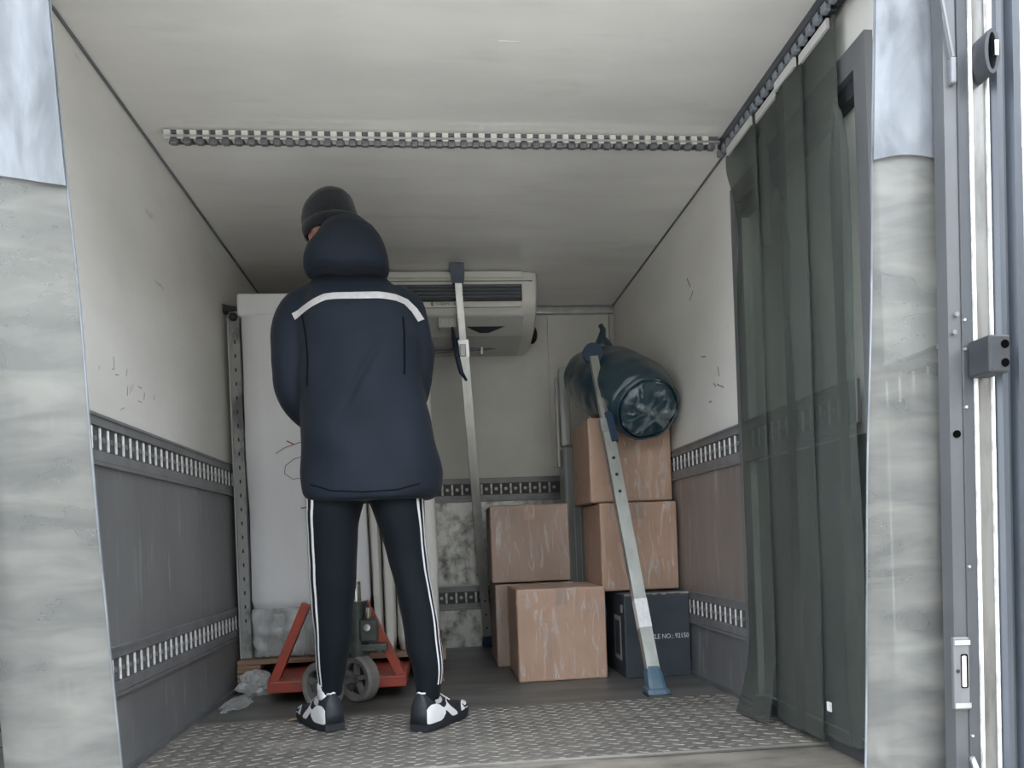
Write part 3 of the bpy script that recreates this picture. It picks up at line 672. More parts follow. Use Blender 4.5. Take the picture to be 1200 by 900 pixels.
# crinkled end cap, knot and film
e0 = rings[0]; cc = sum(e0, Vector()) / NT; dn = Vector((.10, -.86, -.5)).normalized()
capr = []
for k in range(9):
    s = 1 - k / 8.02
    capr.append([cc + (p - cc) * s * 1.0 + dn * (.028 * (1 - s * s) ** .5 + .006 * nz(p * 16 + Vector((0, 0, k * .8))) * (1 if k > 0 else 0)) for p in e0])
MB().rings(capr).build('crinkled_end', M['bag'], bag, True)
capf = [[p + dn * .004 for p in r_] for r_ in capr]
capf = [[cc + (p - cc) * 1.03 - dn * .05 for p in e0], [cc + (p - cc) * 1.035 - dn * .02 for p in e0]] + capf
MB().rings(capf, caps=False).build('clear_film', M['bagfilm'], bag, True)
MB().tube([cc + (p - cc) * 1.012 + dn * .004 for p in e0[::2] + e0[:1]], .0045, 6).build('rim_fold', M['bag'], bag, True)
kp_ = Vector((.845, 3.72, 1.565))
MB().tube([kp_ + Vector((0, 0, -.03)), kp_ + Vector((0, 0, .01)), kp_ + Vector((-.004, 0, .04)), kp_ + Vector((.004, 0, .075)), kp_ + Vector((-.01, 0, .10))], [.06, .04, .020, .014, .012], 12).build('knot', M['bag'], bag, True)
set_origin(bag, (.88, 3.6, 1.165))

# ------------------------------------------------------------------ pallet, tall panels, pallet jack
pal = thing('wooden_pallet', 'worn wooden pallet under the tall white panels', 'pallet')
PX0, PX1, PY0, PY1 = -.895, .005, 3.46, 4.30
for k in range(7):
    y0 = PY0 + k * .125; MB().bbox(PX0, PX1, y0, y0 + .09, .118 + random.uniform(-.001, .001), .138, .003, 1).build('deck_board', M['wood'], pal)
for k, xs_ in enumerate(((PX0, PX0 + .10), (-.49, -.39), (PX1 - .10, PX1))):
    MB().bbox(xs_[0], xs_[1], PY0, PY1, .098, .116, .003, 1).build('cross_board', M['wood'], pal)
    MB().bbox(xs_[0], xs_[1], PY0, PY1, .0, .020, .003, 1).build('bottom_board', M['wood'], pal)
    for y0 in (PY0, 3.83, PY1 - .1): MB().bbox(xs_[0] + .002, xs_[1] - .002, y0, y0 + .1, .021, .097, .003, 1).build('block', M['wood'], pal)
for k in range(4):
    MB().bar((PX0 + .005, PY0 - .012 + random.uniform(-.004, .004), .032 + k * .021), (PX0 + .13 - .01 * k, PY0 - .012, .034 + k * .021 + random.uniform(-.003, .003)), .02, .014).build('splintered_board', M['wood'], pal)
MB().bbox(PX1 - .05, PX1 + .012, PY0 - .02, PY0, .10, .16, .003, 1).build('splintered_board', M['wood'], pal)
set_origin(pal, (-.45, 3.9, 0))

def panel(label, x0, x1, y0, y1, z0, z1, m, bev=.012, lean=0.):
    r = thing('white_panel', label, 'panel', 'tall panels on the pallet')
    n = 24; rings = []
    for i in range(n + 1):
        z = z0 + (z1 - z0) * i / n
        e = bev if i in (0, n) else 0
        ring = []
        for a in range(24):
            u = a / 24
            # rounded rectangle
            if u < .25: p = (x0 + (x1 - x0) * u * 4, y0)
            elif u < .5: p = (x1, y0 + (y1 - y0) * (u - .25) * 4)
            elif u < .75: p = (x1 - (x1 - x0) * (u - .5) * 4, y1)
            else: p = (x0, y1 - (y1 - y0) * (u - .75) * 4)
            cx, cy = (x0 + x1) / 2, (y0 + y1) / 2
            w = .006 * nz((p[0] * 5, p[1] * 5, z * 2.5)) + .003 * nz((p[0] * 14, p[1] * 14, z * 6))
            corner = .010 if a % 6 == 0 else 0
            sx_ = (1 if p[0] > cx else -1); sy_ = (1 if p[1] > cy else -1)
            ring.append((p[0] - sx_ * (e + corner) + (w if abs(p[0] - cx) > (x1 - x0) * .49 else 0) + lean * (z - z0), p[1] - sy_ * (e + corner) + w, z))
        rings.append(ring)
    MB().rings(rings).build('panel_body', M[m], r, True)
    return r
PT = .140
p1 = panel('tall film wrapped white panel nearest the left truck wall', -.838, -.315, 3.50, 3.72, .335, 1.735, 'panel')
MB().bbox(-.825, -.33, 3.53, 3.72, PT, .334, .01).build('lower_block', M['foam'], p1)
MB().bbox(-.846, -.31, 3.495, 3.725, 1.66, 1.760, .014, 3).build('film_cap', M['panel'], p1, 'auto')
def fl_(u, v):
    x_ = -.825 + .36 * u; z_ = .36 - .215 * v
    return (x_ + .01 * nz((u * 4, v * 3, 2)), 3.487 - .022 * math.sin(PI * v) - .018 * nz((u * 6, v * 5, 7)), z_)
solid(fl_, 26, 16, .002, (0, 1, 0)).build('film_skirt', M['filmw'], p1, True)
ch_ = MB().bbox(-.886, -.842, 3.515, 3.56, PT, 1.70, .003).build('slotted_channel', M['dirtpanel'], p1)
MB().bbox(-.892, -.884, 3.505, 3.545, PT, 1.655, .002).build('channel_edge', M['foam'], ch_)
z = .3
while z < 1.6:
    MB().box(-.866, -.860, 3.513, 3.5155, z, z + .016).build('channel_slot', M['dark'], ch_); z += .062
MB().prism([(-.905, 1.675), (-.905, 1.715), (-.885, 1.708), (-.845, 1.702), (-.845, 1.688), (-.885, 1.683)], 'y', 3.50, 3.54).build('clamp', M['rubber'], p1)
MB().ell((-.862, 3.50, 1.655), (.02, .018, .018), 10, 6).build('clamp_knob', M['rubber'], p1, True)
# marker scribbles on the film
def scrib(pts, m, r=.0016): MB().tube([(x_, 3.488, z_) for x_, z_ in pts], r, 5).build('marker_line', M[m], p1)
scrib([(-.80 + .15, 1.10), (-.62, 1.085)], 'pink', .003)
scrib([(-.70, 1.045), (-.66, 1.07), (-.60, 1.09), (-.55, 1.10)], 'ink')
scrib([(-.56, 1.035), (-.62, 1.02), (-.66, .99), (-.665, .955), (-.63, .93), (-.57, .935)], 'ink')
scrib([(-.60, .80), (-.56, .805)], 'ink', .0025)
set_origin(p1, (-.58, 3.6, PT))
p2 = panel('narrow warm white panel standing in the middle of the pallet', -.305, -.262, 3.505, 3.74, PT, 1.70, 'panelw', .006)
set_origin(p2, (-.285, 3.6, PT))
p3 = panel('slim warm white panel left of the panel by the bulkhead', -.256, -.205, 3.51, 3.74, PT, 1.69, 'panelw', .006); set_origin(p3, (-.23, 3.6, PT))
p4 = panel('broad white panel at the right end of the pallet', -.198, -.005, 3.50, 3.74, PT, 1.70, 'panelw', .01); set_origin(p4, (-.1, 3.6, PT))

jk = thing('pallet_jack', 'worn red hand pallet jack pushed under the pallet', 'pallet jack')
JX = -.422; JY = 3.15
for s, top in ((-1, -.115), (1, .112)):
    a = (JX + s * .262, JY + .02, .072); b = (JX + top, JY + .01, .395)
    MB().bar(a, b, .034, .050, (0, 1, 0)).build('side_brace', M['red'], jk)
    MB().bbox(JX + s * .275 - (.01 if s > 0 else .0), JX + s * .275 + (.0 if s > 0 else .01), JY - .02, JY + .12, .05, .11, .003).build('corner_plate', M['red'], jk)
    x0, x1 = (JX - .275, JX - .115) if s < 0 else (JX + .115, JX + .275)
    f_ = MB().bbox(x0, x1, JY + .06, 4.22, .058, .092, .006).build('fork', M['red'], jk)
    MB().tube([(x0 + .03, 4.1, .038), (x1 - .03, 4.1, .038)], .036, 14).build('load_roller', M['tyre'], f_)
    MB().bbox(x0 if s < 0 else JX + .06, JX - .06 if s < 0 else x1, JY - .02, JY + .05, .048, .094, .005).build('cross_bar', M['red'], jk)
MB().bbox(JX - .10, JX + .10, JY + .0, JY + .05, .365, .395, .006).build('top_plate', M['red'], jk)
PXJ = JX + .085
MB().bbox(PXJ - .10, PXJ + .12, JY - .06, JY + .05, .20, .23, .005).build('pump_base', M['pump'], jk)
MB().tube([(PXJ + .0, JY - .02, .18), (PXJ, JY - .02, .40)], .046, 16).build('pump_cylinder', M['pump'], jk, 'auto')
MB().tube([(PXJ, JY - .02, .40), (PXJ, JY - .02, .48)], .022, 12).build('pump_rod', M['chrome'], jk, 'auto')
MB().bbox(PXJ + .015, PXJ + .085, JY - .075, JY - .01, .24, .33, .008).build('valve_block', M['pump'], jk)
MB().tube([(PXJ + .05, JY - .08, .33), (PXJ + .05, JY - .05, .37)], .012, 10).build('valve_stem', M['chrome'], jk)
MB().tube([(PXJ + .045, JY - .085, .30), (PXJ + .045, JY - .07, .30)], .014, 10).build('valve_nut', M['chrome'], jk)
MB().bar((JX, JY - .03, .24), (JX, JY - .10, .30), .11, .03, (0, 0, 1)).build('tiller_yoke', M['pump'], jk)
til = MB().tube([(JX, JY - .10, .30), (-.36, JY - .12, .60), (-.27, JY - .12, 1.03)], .018, 10).build('tiller', M['red'], jk, True)
MB().tube([(-.27 - .03, JY - .12, 1.02), (-.37, JY - .12, 1.05), (-.37, JY - .13, 1.12), (-.27, JY - .13, 1.14), (-.17, JY - .13, 1.12), (-.17, JY - .12, 1.05), (-.24, JY - .12, 1.02)], .013, 8).build('tiller_loop', M['rubber'], til, True)
# steer wheels turned outwards
st_a = R(48); ax = Vector((math.cos(st_a), math.sin(st_a), 0)); cw = Vector((-.395, 3.045, .094))
MB().bar(cw - ax * .11 , cw + ax * .11, .02, .02).build('axle', M['hub'], jk)
for s in (-1, 1):
    c = cw + ax * s * .092
    pr = [(-.026, .064), (-.029, .068), (-.030, .086), (-.020, .094), (.020, .094), (.030, .086), (.029, .068), (.026, .064)]
    rr = []
    for k in range(33):
        a = 2 * PI * k / 32; ra = Vector((-math.sin(st_a) * math.cos(a), math.cos(st_a) * math.cos(a), math.sin(a)))
        rr.append([c + ax * p[0] + ra * p[1] for p in pr] )
    # tyre ring = closed profile swept round
    w = MB(); n = len(pr); vs = [p for r_ in rr[:-1] for p in r_]; fs = []
    for k in range(32):
        for j in range(n):
            fs.append((k * n + j, k * n + (j + 1) % n, ((k + 1) % 32) * n + (j + 1) % n, ((k + 1) % 32) * n + j))
    tyre = w.add(vs, fs).build('steer_wheel', M['tyre'], jk, 'auto')
    MB().tube([c - ax * .004, c + ax * .004], .068, 20).build('wheel_disc', M['acdark'], tyre)
    MB().tube([c - ax * .034, c + ax * .034], .020, 14).build('wheel_hub', M['hub'], tyre)
    for k in range(5):
        a = 2 * PI * k / 5 + .4; ra = Vector((-math.sin(st_a) * math.cos(a), math.cos(st_a) * math.cos(a), math.sin(a)))
        MB().bar(c + ra * .018, c + ra * .072, .018, .044, ax).build('spoke', M['tyre'], tyre)
set_origin(jk, (JX, 3.3, 0))

def crumple(label, c, r, seed, m):
    mb = MB(); bm = bmesh.new(); bmesh.ops.create_icosphere(bm, subdivisions=4, radius=1)
    for v in bm.verts:
        n = v.co.copy(); d = 1 + .45 * nz(n * 2.2 + Vector((seed, 0, 0))) + .22 * abs(nz(n * 6 + Vector((0, seed, 0)))) - .1
        v.co = Vector((c[0] + n.x * r[0] * d, c[1] + n.y * r[1] * d, max(c[2] + n.z * r[2] * d, .0015)))
    mb.frombm(bm); bm.free()
    return tag(mb.build('film_scrap', M[m], None, False), label, 'plastic film', 'loose plastic film')
crumple('crumpled clear film stuffed against the left end of the pallet', (-.80, 3.375, .045), (.075, .05, .06), 3, 'filmw')
crumple('flat trail of clear film on the floor beside the left wall', (-.83, 3.18, .006), (.05, .14, .014), 8, 'filmw')
tag(MB().tube([(-.555, 2.79, .012), (-.53, 2.80, .013), (-.50, 2.79, .012), (-.485, 2.81, .012), (-.52, 2.82, .012), (-.55, 2.81, .012)], .003, 5).build('twine_scrap', M['wood'], None, True), 'tan loop of twine on the floor beside the left shoe', 'twine')

# ------------------------------------------------------------------ the person
per = thing('person', 'person in navy hooded jacket and black striped tracksuit trousers, seen from behind', 'person')
def oval(c, rx, ry, n=28, pw=2.3):
    out = []
    for j in range(n):
        a = 2 * PI * j / n; ca, sa = math.cos(a), math.sin(a)
        out.append((c[0] + rx * math.copysign(abs(ca) ** (2 / pw), ca), c[1] + ry * math.copysign(abs(sa) ** (2 / pw), sa), c[2]))
    return out
CY = 2.62
# --- trousers
Ld = [(.92, -.428, -.225, .125, 0), (.80, -.430, -.235, .118, 0), (.695, -.430, -.262, .106, .0), (.58, -.431, -.275, .094, .005), (.46, -.431, -.285, .084, .015), (.36, -.428, -.298, .078, .025), (.286, -.425, -.312, .070, .032), (.20, -.424, -.328, .058, .04), (.15, -.422, -.340, .05, .045), (.115, -.419, -.345, .046, .045)]
Rd = [(.92, -.235, -.040, .125, 0), (.77, -.226, -.040, .118, 0), (.678, -.194, -.040, .106, 0), (.60, -.176, -.038, .098, 0), (.538, -.162, -.034, .090, -.005), (.404, -.134, -.016, .080, -.015), (.33, -.126, -.006, .074, -.022), (.27, -.119, .000, .068, -.028), (.187, -.100, -.001, .056, -.035), (.13, -.091, -.009, .048, -.04), (.10, -.089, -.012, .045, -.04)]
def leg(D, grow=0., shift=0):
    return [oval(((a + b) / 2, CY + dy, z), (b - a) / 2 + grow, ry + grow, 24, 2.2) for z, a, b, ry, dy in D]
tr = MB().rings(leg(Ld)).rings(leg(Rd))
tr.rings([oval((-.235, CY, z), rx, ry, 28, 2.4) for z, rx, ry in ((.775, .10, .07), (.80, .165, .10), (.85, .196, .122), (.95, .192, .125), (1.0, .185, .12))])
tme = remesh(tr, .0085, 5)
for v in tme.vertices:
    z = v.co.z
    if z < .75:
        v.co.y += .006 * nz((v.co.x * 5, v.co.y * 5, z * 9)) ; v.co.x += .005 * nz((v.co.x * 5 + 7, v.co.y * 5, z * 11))
tme.materials.clear(); tme.materials.append(M['black']); tro = link('trousers', tme, per)
tro['label'] = 'black tracksuit trousers'
def bvh_of(me): return BVHTree.FromPolygons([v.co.copy() for v in me.vertices], [tuple(p.vertices) for p in me.polygons])
tb_ = bvh_of(tme)
def polar_strip(D, side, a0, a1, name):
    """ribbon on the outer side of a leg between two angles (deg from straight sideways, toward the camera)"""
    rows = []
    zs = [D[0][0] - .02 - (D[0][0] - .02 - .155) * i / 60 for i in range(61)]
    for z in zs:
        for k in range(len(D) - 1):
            if D[k][0] >= z >= D[k + 1][0]:
                t = (D[k][0] - z) / (D[k][0] - D[k + 1][0]); q = [D[k][i] + (D[k + 1][i] - D[k][i]) * t for i in range(5)]; break
        cx = (q[1] + q[2]) / 2; cy = CY + q[4]; row = []
        for a in (a0, (a0 + a1) / 2, a1):
            d = Vector((side * math.cos(R(a)), -math.sin(R(a)), 0))
            h = tb_.ray_cast(Vector((cx, cy, z)) + d * .6, -d)
            if h[0] is None: row = None; break
            row.append((h[0] + d * .0022))
        if row: rows.append(row)
    mb = MB()
    out = [[*r_, r_[2] - Vector((0, 0, 0)) + (Vector((0, 0, 0)))] for r_ in rows]
    n = 3; vs = [p for r_ in rows for p in r_]; fs = [(i * n + j, i * n + j + 1, (i + 1) * n + j + 1, (i + 1) * n + j) for i in range(len(rows) - 1) for j in range(2)]
    return mb.add(vs, fs).build(name, M['stripe'], tro, True)
for a0, a1 in ((6, 14), (32, 41), (52, 59)): polar_strip(Ld, -1, a0, a1, 'side_stripe')
for a0, a1 in ((0, 8), (25, 34), (45, 52)): polar_strip(Rd, 1, a0, a1, 'side_stripe')

# --- jacket: torso, sleeves and collar grown together
J = [(.770, -.218, .205, .150, 0.0), (.80, -.212, .232, .158, 0), (.86, -.208, .237, .160, 0), (.92, -.212, .230, .158, 0), (1.00, -.222, .220, .155, 0), (1.10, -.230, .208, .150, 0), (1.20, -.232, .202, .150, .0), (1.30, -.234, .205, .150, .0), (1.38, -.240, .205, .142, .01),
     (1.43, -.243, .190, .128, .015), (1.475, -.248, .158, .11, .02), (1.51, -.255, .13, .095, .025), (1.545, -.262, .115, .09, .03)]
jb = MB().rings([oval((cx, CY - .005 + dy, z), rx, ry, 32, 2.5) for z, cx, rx, ry, dy in J])
def sleeve(pts, rad):
    P_ = [Vector(p) for p in pts]; path_ = []; rs = []
    for i in range(len(P_) - 1):
        for k in range(6):
            t = k / 6
            p0, p1_, p2_, p3 = P_[max(i - 1, 0)], P_[i], P_[i + 1], P_[min(i + 2, len(P_) - 1)]
            path_.append(.5 * ((2 * p1_) + (p2_ - p0) * t + (2 * p0 - 5 * p1_ + 4 * p2_ - p3) * t * t + (3 * p1_ - p0 - 3 * p2_ + p3) * t ** 3)); rs.append(rad[i] + (rad[i + 1] - rad[i]) * t)
    path_.append(P_[-1]); rs.append(rad[-1]); return path_, rs
SLp = [(-.37, CY + .01, 1.425), (-.425, CY + .01, 1.395), (-.456, CY, 1.31), (-.453, CY, 1.21), (-.445, CY + .02, 1.12), (-.405, CY + .13, 1.075), (-.35, CY + .26, 1.07), (-.325, CY + .335, 1.075)]
SLr = [.082, .082, .076, .071, .068, .062, .054, .046]
SRp = [(-.13, CY + .01, 1.43), (-.085, CY + .01, 1.40), (-.066, CY, 1.32), (-.058, CY + .01, 1.24), (-.066, CY + .035, 1.17), (-.10, CY + .14, 1.115), (-.17, CY + .26, 1.095), (-.205, CY + .335, 1.09)]
SRr = [.082, .080, .073, .068, .064, .060, .053, .046]
for p_, r_ in ((SLp, SLr), (SRp, SRr)):
    a_, b_ = sleeve(p_, r_); jb.tube(a_, b_, 18)
jme = remesh(jb, .0095, 5)
for v in jme.vertices:
    x_, y_, z = v.co
    # quilting folds: shallow diagonal creases and a drooping hem
    s = .008 * nz((x_ * 4, y_ * 3, z * 4)) + .012 * nz((x_ * 7 + z * 5, y_ * 6, z * 8 - x_ * 4))
    ridge = -.014 * math.exp(-((x_ + .245 - (z - 1.12) * .55) / .012) ** 2) * math.exp(-((z - 1.16) / .10) ** 2)
    if y_ < CY: v.co.y += s - ridge
    else: v.co.y += s
    v.co.x += .008 * nz((x_ * 3 + 9, y_ * 5, z * 9))
    if z < .95:
        v.co.z -= .0
jme.materials.clear(); jme.materials.append(M['navy']); jo = link('jacket', jme, per); jo['label'] = 'navy padded jacket'
jbv = bvh_of(jme)
def back_ribbon(cl, w, name, m, parent, off=.003, dense=40):
    # centre line (x,z) laid on the back of the jacket
    L = []
    for i in range(len(cl) - 1):
        for k in range(dense // (len(cl) - 1)):
            t = k / (dense // (len(cl) - 1)); L.append((cl[i][0] + (cl[i + 1][0] - cl[i][0]) * t, cl[i][1] + (cl[i + 1][1] - cl[i][1]) * t))
    L.append(cl[-1]); rows = []
    for i, (x_, z) in enumerate(L):
        a = L[max(i - 1, 0)]; b = L[min(i + 1, len(L) - 1)]; t = Vector((b[0] - a[0], b[1] - a[1])).normalized(); nn = Vector((-t.y, t.x))
        row = []
        for s in (-.5, -.17, .17, .5):
            q = (x_ + nn.x * w * s, z + nn.y * w * s)
            h = jbv.ray_cast(Vector((q[0], 1.8, q[1])), Vector((0, 1, 0)))
            if h[0] is None: row = None; break
            row.append(h[0] + h[1] * off if h[1].y < 0 else h[0] - h[1] * off)
        if row: rows.append(row)
    n = 4; vs = [p for r_ in rows for p in r_]; fs = [(i * n + j, i * n + j + 1, (i + 1) * n + j + 1, (i + 1) * n + j) for i in range(len(rows) - 1) for j in range(n - 1)]
    return MB().add(vs, fs).build(name, m, parent, True)
back_ribbon([(-.437, 1.372), (-.40, 1.388), (-.36, 1.405), (-.328, 1.418), (-.30, 1.421), (-.23, 1.425), (-.16, 1.427), (-.105, 1.425), (-.075, 1.418), (-.05, 1.395), (-.028, 1.362)], .024, 'reflective_band', M['reflect'], jo)['label'] = 'silver reflective band across the shoulders'
# hem seam and armhole seams
back_ribbon([(-.40, .825), (-.33, .800), (-.23, .792), (-.12, .796), (-.05, .815)], .004, 'hem_seam', M['navyd'], jo, .0012)
back_ribbon([(-.405, 1.37), (-.395, 1.30), (-.392, 1.22), (-.397, 1.14)], .006, 'armhole_seam', M['navyd'], jo, .0012, 30)
back_ribbon([(-.085, 1.36), (-.082, 1.30), (-.085, 1.22), (-.088, 1.17)], .006, 'armhole_seam', M['navyd'], jo, .0012, 30)
# --- hood piled behind the neck
Hd = [(1.512, -.395, -.132, .10, -.03), (1.530, -.402, -.124, .115, -.04), (1.565, -.400, -.126, .122, -.045), (1.60, -.388, -.134, .120, -.04), (1.635, -.362, -.147, .112, -.03), (1.665, -.345, -.166, .102, -.02), (1.690, -.335, -.190, .09, -.005), (1.710, -.325, -.206, .075, .01), (1.722, -.31, -.222, .055, .02)]
hb = MB().rings([oval(((a + b) / 2, CY - .015 + dy, z), (b - a) / 2, ry, 32, 2.3) for z, a, b, ry, dy in Hd])
hme = remesh(hb, .007, 3)
for v in hme.vertices:
    x_, y_, z = v.co; v.co.y += .009 * nz((x_ * 6, y_ * 5, z * 9)); v.co.z += .006 * nz((x_ * 7 + 4, y_ * 7, z * 5)) + (-.010 * math.exp(-((x_ + .265) / .06) ** 2) if z < 1.55 else 0)
hme.materials.clear(); hme.materials.append(M['navy']); ho = link('hood', hme, jo)
ho['label'] = 'dark hood bunched behind the neck'
# --- body: one continuous figure under the clothes
HC = Vector((-.318, CY + .015, 1.692)); hy = R(38)      # head turned to the left
def hp(f, s, u): # local head frame: forward, side(left of the person), up
    tilt = R(22)
    fw = Vector((-math.sin(hy), math.cos(hy), 0)); sd = Vector((-math.cos(hy), -math.sin(hy), 0)); up = Vector((0, 0, 1))
    fw2 = fw * math.cos(tilt) - up * math.sin(tilt); up2 = up * math.cos(tilt) + fw * math.sin(tilt)
    return HC + fw2 * f + sd * s + up2 * u
def head_ring(u, rf, rb, rs, fo=0.):
    out = []
    for j in range(24):
        a = 2 * PI * j / 24; ca, sa = math.cos(a), math.sin(a)
        out.append(hp(fo + (rf if ca > 0 else rb) * ca, rs * sa, u))
    return out
bd = MB()
bd.rings([head_ring(-.125, .02, .02, .018, .055), head_ring(-.115, .045, .045, .04, .04), head_ring(-.085, .078, .07, .058, .02), head_ring(-.04, .09, .085, .066, .005), head_ring(.0, .092, .096, .072), head_ring(.045, .09, .098, .074), head_ring(.08, .074, .082, .062), head_ring(.10, .05, .056, .044), head_ring(.112, .015, .02, .015)])
bd.tube([hp(.085, 0, .02), hp(.108, 0, -.018), hp(.092, 0, -.032)], [.010, .014, .010], 8)           # nose
bd.tube([hp(.082, .022, -.066), hp(.088, 0, -.066), hp(.082, -.022, -.066)], .008, 8)                # lips
for s in (1, -1): bd.rings([[hp(-.012 + .018 * math.cos(a) + .003 * k, s * (.066 + .012 * k), -.008 + .032 * math.sin(a)) for a in [2 * PI * j / 12 for j in range(12)]] for k in (0, 1)])
bd.tube([hp(-.02, 0, -.06), (-.262, CY + .02, 1.55), (-.25, CY + .01, 1.48)], [.055, .058, .075], 16)
bd.rings([oval((cx, CY, z), rx, ry, 24) for z, cx, rx, ry in ((.84, -.235, .165, .10), (.95, -.232, .15, .095), (1.08, -.235, .145, .095), (1.25, -.238, .165, .105), (1.38, -.242, .165, .10), (1.46, -.246, .11, .08), (1.50, -.25, .07, .065))])
for D in (Ld, Rd):
    bd.rings([oval(((a + b) / 2, CY + dy, z), (b - a) / 2 * .72, ry * .72, 16) for z, a, b, ry, dy in D] + [oval(((D[-1][1] + D[-1][2]) / 2, CY + D[-1][4], .055), .032, .036, 16)])
for p_, r_ in ((SLp, SLr), (SRp, SRr)):
    a_, b_ = sleeve(p_, [q * .62 for q in r_]); bd.tube(a_, b_, 14)
# hands closed on the tiller loop
def hand(w, gx, s):
    W = Vector(w); K = Vector((gx, JY - .15, 1.095))
    bd.tube([W, W.lerp(K, .5), K], [.028, .036, .034], 12)
    for k in range(4):
        o = Vector((0, 0, .030 - .020 * k)); L = (.92, 1.0, .95, .8)[k]
        bd.tube([K + o + Vector((s * .012, 0, 0)), K + o + Vector((s * .026, .030 * L, 0)), K + o + Vector((s * .010, .052 * L, 0)), K + o + Vector((-s * .020, .046 * L, 0)), K + o + Vector((-s * .026, .028 * L, 0))], [.0098, .0095, .009, .0085, .007], 8)
    bd.tube([W.lerp(K, .6) + Vector((-s * .02, 0, .022)), K + Vector((-s * .034, .0, .040)), K + Vector((-s * .030, .028, .046)), K + Vector((-s * .012, .045, .044))], [.012, .0115, .0105, .008], 8)
hand(SLp[-1], -.375, -1); hand(SRp[-1], -.175, 1)
bme = remesh(bd, .0068, 3); bme.materials.clear(); bme.materials.append(M['skin']); link('body', bme, per)
for s in (1, -1):
    MB().ell(tuple(hp(.083, s * .031, .0)), (.0125, .0125, .0125), 12, 8).build('eye', M['eye'], per, True)
# --- knitted cap
cpr = []
for u, g in ((-.022, 1.02), (-.012, 1.085), (.0, 1.10), (.03, 1.10), (.06, 1.08), (.085, .97), (.104, .80), (.118, .52), (.124, .22), (.126, .03)):
    k = max(0., 1 - (max(u, 0) / .135) ** 2.4) ** .5 if u > 0 else 1
    cpr.append([hp(-.004 + (.094 if math.cos(a) > 0 else .102) * math.cos(a) * g * (1 if u < .07 else 1), .078 * math.sin(a) * g, u + (.040 * math.cos(a) if u < .04 else .0)) for a in [2 * PI * j / 32 for j in range(32)]])
MB().rings(cpr).build('knit_cap', M['cap'], per, True)['label'] = 'dark knitted cap'
MB().rings([[hp(-.004 + (.094 if math.cos(a) > 0 else .102) * math.cos(a) * g, .078 * math.sin(a) * g, u + .040 * math.cos(a)) for a in [2 * PI * j / 32 for j in range(32)]] for u, g in ((-.030, 1.06), (-.028, 1.13), (.0, 1.155), (.012, 1.13), (.016, 1.10))], caps=False).build('cap_fold', M['cap'], per, True)

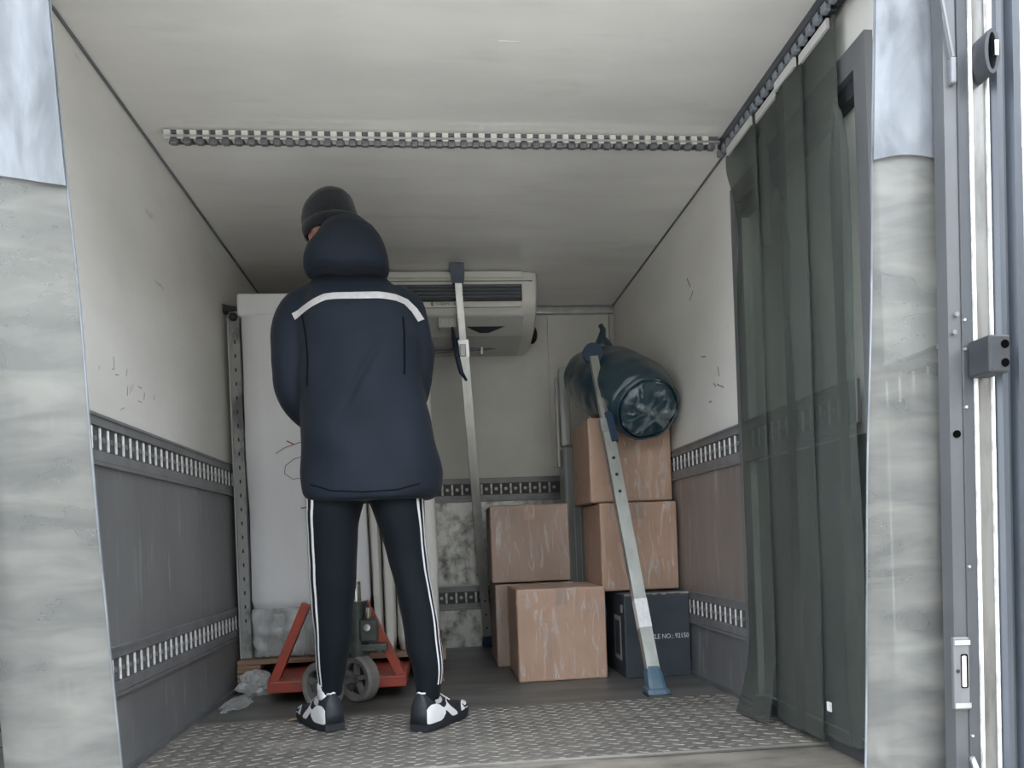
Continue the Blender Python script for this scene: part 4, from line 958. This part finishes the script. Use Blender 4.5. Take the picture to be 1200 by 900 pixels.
# --- shoes, built along +x then turned into place
def shoe(heel, ang, side, name_label):
    r = bpy.data.objects.new('shoe', None); C.objects.link(r); r.parent = per; r['label'] = name_label
    r.location = (heel[0], heel[1], .0095); r.rotation_euler.z = ang; r.scale = (1, side, 1)
    L = .272
    def w_(u): return (.036 + .013 * math.sin(min(u * 1.6, 1) * PI * .5)) * (1 - max(0, (u - .78) / .22) ** 2.2 * .62) * (.82 + .18 * min(u / .08, 1) ** .5)
    def h_(u):
        if u < .30: return .122 - .006 * u / .30
        if u < .62: return .116 - (.116 - .066) * ((u - .30) / .32)
        return .066 - .022 * ((u - .62) / .38) ** 1.5
    def S(u, v, off=0.):
        """upper surface: u heel..toe, v 0 (lateral bottom) .. 1 (medial bottom), over the top"""
        a = PI * v; c_, s_ = math.cos(a), max(0, math.sin(a))
        w = w_(u) * (1 - .25 * s_ ** 2 * (1 if u < .6 else .5)); hh = h_(u)
        hx = (u * L + (-.014 * (1 - s_) * max(0, 1 - u / .15)))
        p = Vector((hx, w * math.copysign(abs(c_) ** .75, c_), .026 + (hh - .026) * s_ ** .62))
        n = Vector((-.3 if u < .08 else .1, c_, s_ * .8)).normalized()
        return p + n * off
    def V(h): return math.asin(min(max(h, 0), 1) ** (1 / .62)) / PI
    us = [0.0, .02, .05, .1, .16, .22, .3, .38, .46, .54, .62, .70, .78, .85, .91, .96, .99]
    MB().rings([[S(u, j / 20) for j in range(21)] for u in us]).build('upper', M['shoeb'], r, True)
    sole = [(u, w_(u) + .005) for u in us]
    def outline(g, z, lift): return [(u * L - (.010 if u < .02 else 0), w * g, z + lift * max(0, u - .75)) for u, w in sole] + [(u * L - (.010 if u < .02 else 0), -w * g, z + lift * max(0, u - .75)) for u, w in reversed(sole)]
    MB().rings([outline(.93, 0, .05), outline(1.0, .010, .05), outline(1.0, .018, .03)]).build('outsole', M['shoeb'], r, 'auto')
    MB().rings([outline(.98, .018, .03), outline(1.0, .026, .02), outline(.93, .040, .0)]).build('midsole', M['shoeb'], r, 'auto')
    def patch(cl, name, m, off=.004):
        """cl rows: u, lower and upper height fraction on the lateral side"""
        rows = []
        for u, h0, h1 in cl: rows.append([S(max(u, 0), V(h0 + (h1 - h0) * k / 3), off) for k in range(4)])
        n = 4; vs = [p for r_ in rows for p in r_]; fs = [(i * n + j, i * n + j + 1, (i + 1) * n + j + 1, (i + 1) * n + j) for i in range(len(rows) - 1) for j in range(3)]
        return MB().add(vs, fs).build(name, m, r, True)
    patch([(.0, .04, .46), (.02, .0, .54), (.06, .0, .60), (.13, .0, .60), (.19, .0, .54), (.24, .06, .44), (.29, .2, .38)], 'heel_panel', M['shoew'], .007)
    patch([(.26, .26, .40), (.31, .30, .46), (.36, .20, .62), (.40, .10, .50), (.44, .0, .42), (.50, .0, .30), (.55, .0, .14)], 'side_panel', M['shoew'], .006)
    patch([(.34, .52, .64), (.37, .64, .76), (.385, .76, .86), (.37, .88, .95), (.33, .95, .995)], 'side_swoop', M['shoew'], .005)
    patch([(.66, .02, .40), (.74, .0, .80), (.84, .0, .92), (.93, .05, .95), (.97, .2, .9)], 'toe_panel', M['shoew'], .004)
    patch([(.14, .60, .70), (.18, .58, .80), (.24, .60, .82), (.28, .68, .78)], 'logo_patch', M['shoeg'], .005)
    pts = [(.72, .62), (.75, .40), (.79, .42), (.88, .70)]
    MB().tube([S(u, V(h), .0058) for u, h in pts], [.0012, .0034, .003, .0008], 6).build('tick_mark', M['shoeb'], r, True)
    MB().tube([S(.0, .44, .002), S(.05, .40, .003), S(.14, .39, .003), S(.22, .40, .003), S(.30, .47, .003)], .003, 6).build('collar_trim', M['shoew'], r, True)
    MB().tube([S(.0, .56, .002), S(.0, .5, .004), S(.0, .44, .002)], .003, 6).build('collar_trim', M['shoew'], r, True)
    for k in range(4):
        u = .42 + k * .055; MB().tube([S(u, .38, .003), S(u + .01, .5, .005), S(u, .62, .003)], .0026, 6).build('lace', M['shoew'], r, True)
    MB().rings([oval((L * .19 + dx, 0, z), rx, ry, 16) for z, rx, ry, dx in ((.08, .042, .030, 0), (.11, .040, .030, .002), (.128, .038, .031, .004), (.15, .034, .031, .002))]).build('sock', M['sock'], r, True)
    return r
shoe((-.368, 2.612), R(90 + 29), 1, 'black and white trainer pointing left')
shoe((-.080, 2.530), R(90 - 31), -1, 'black and white trainer pointing right')
set_origin(per, (-.22, 2.6, 0))
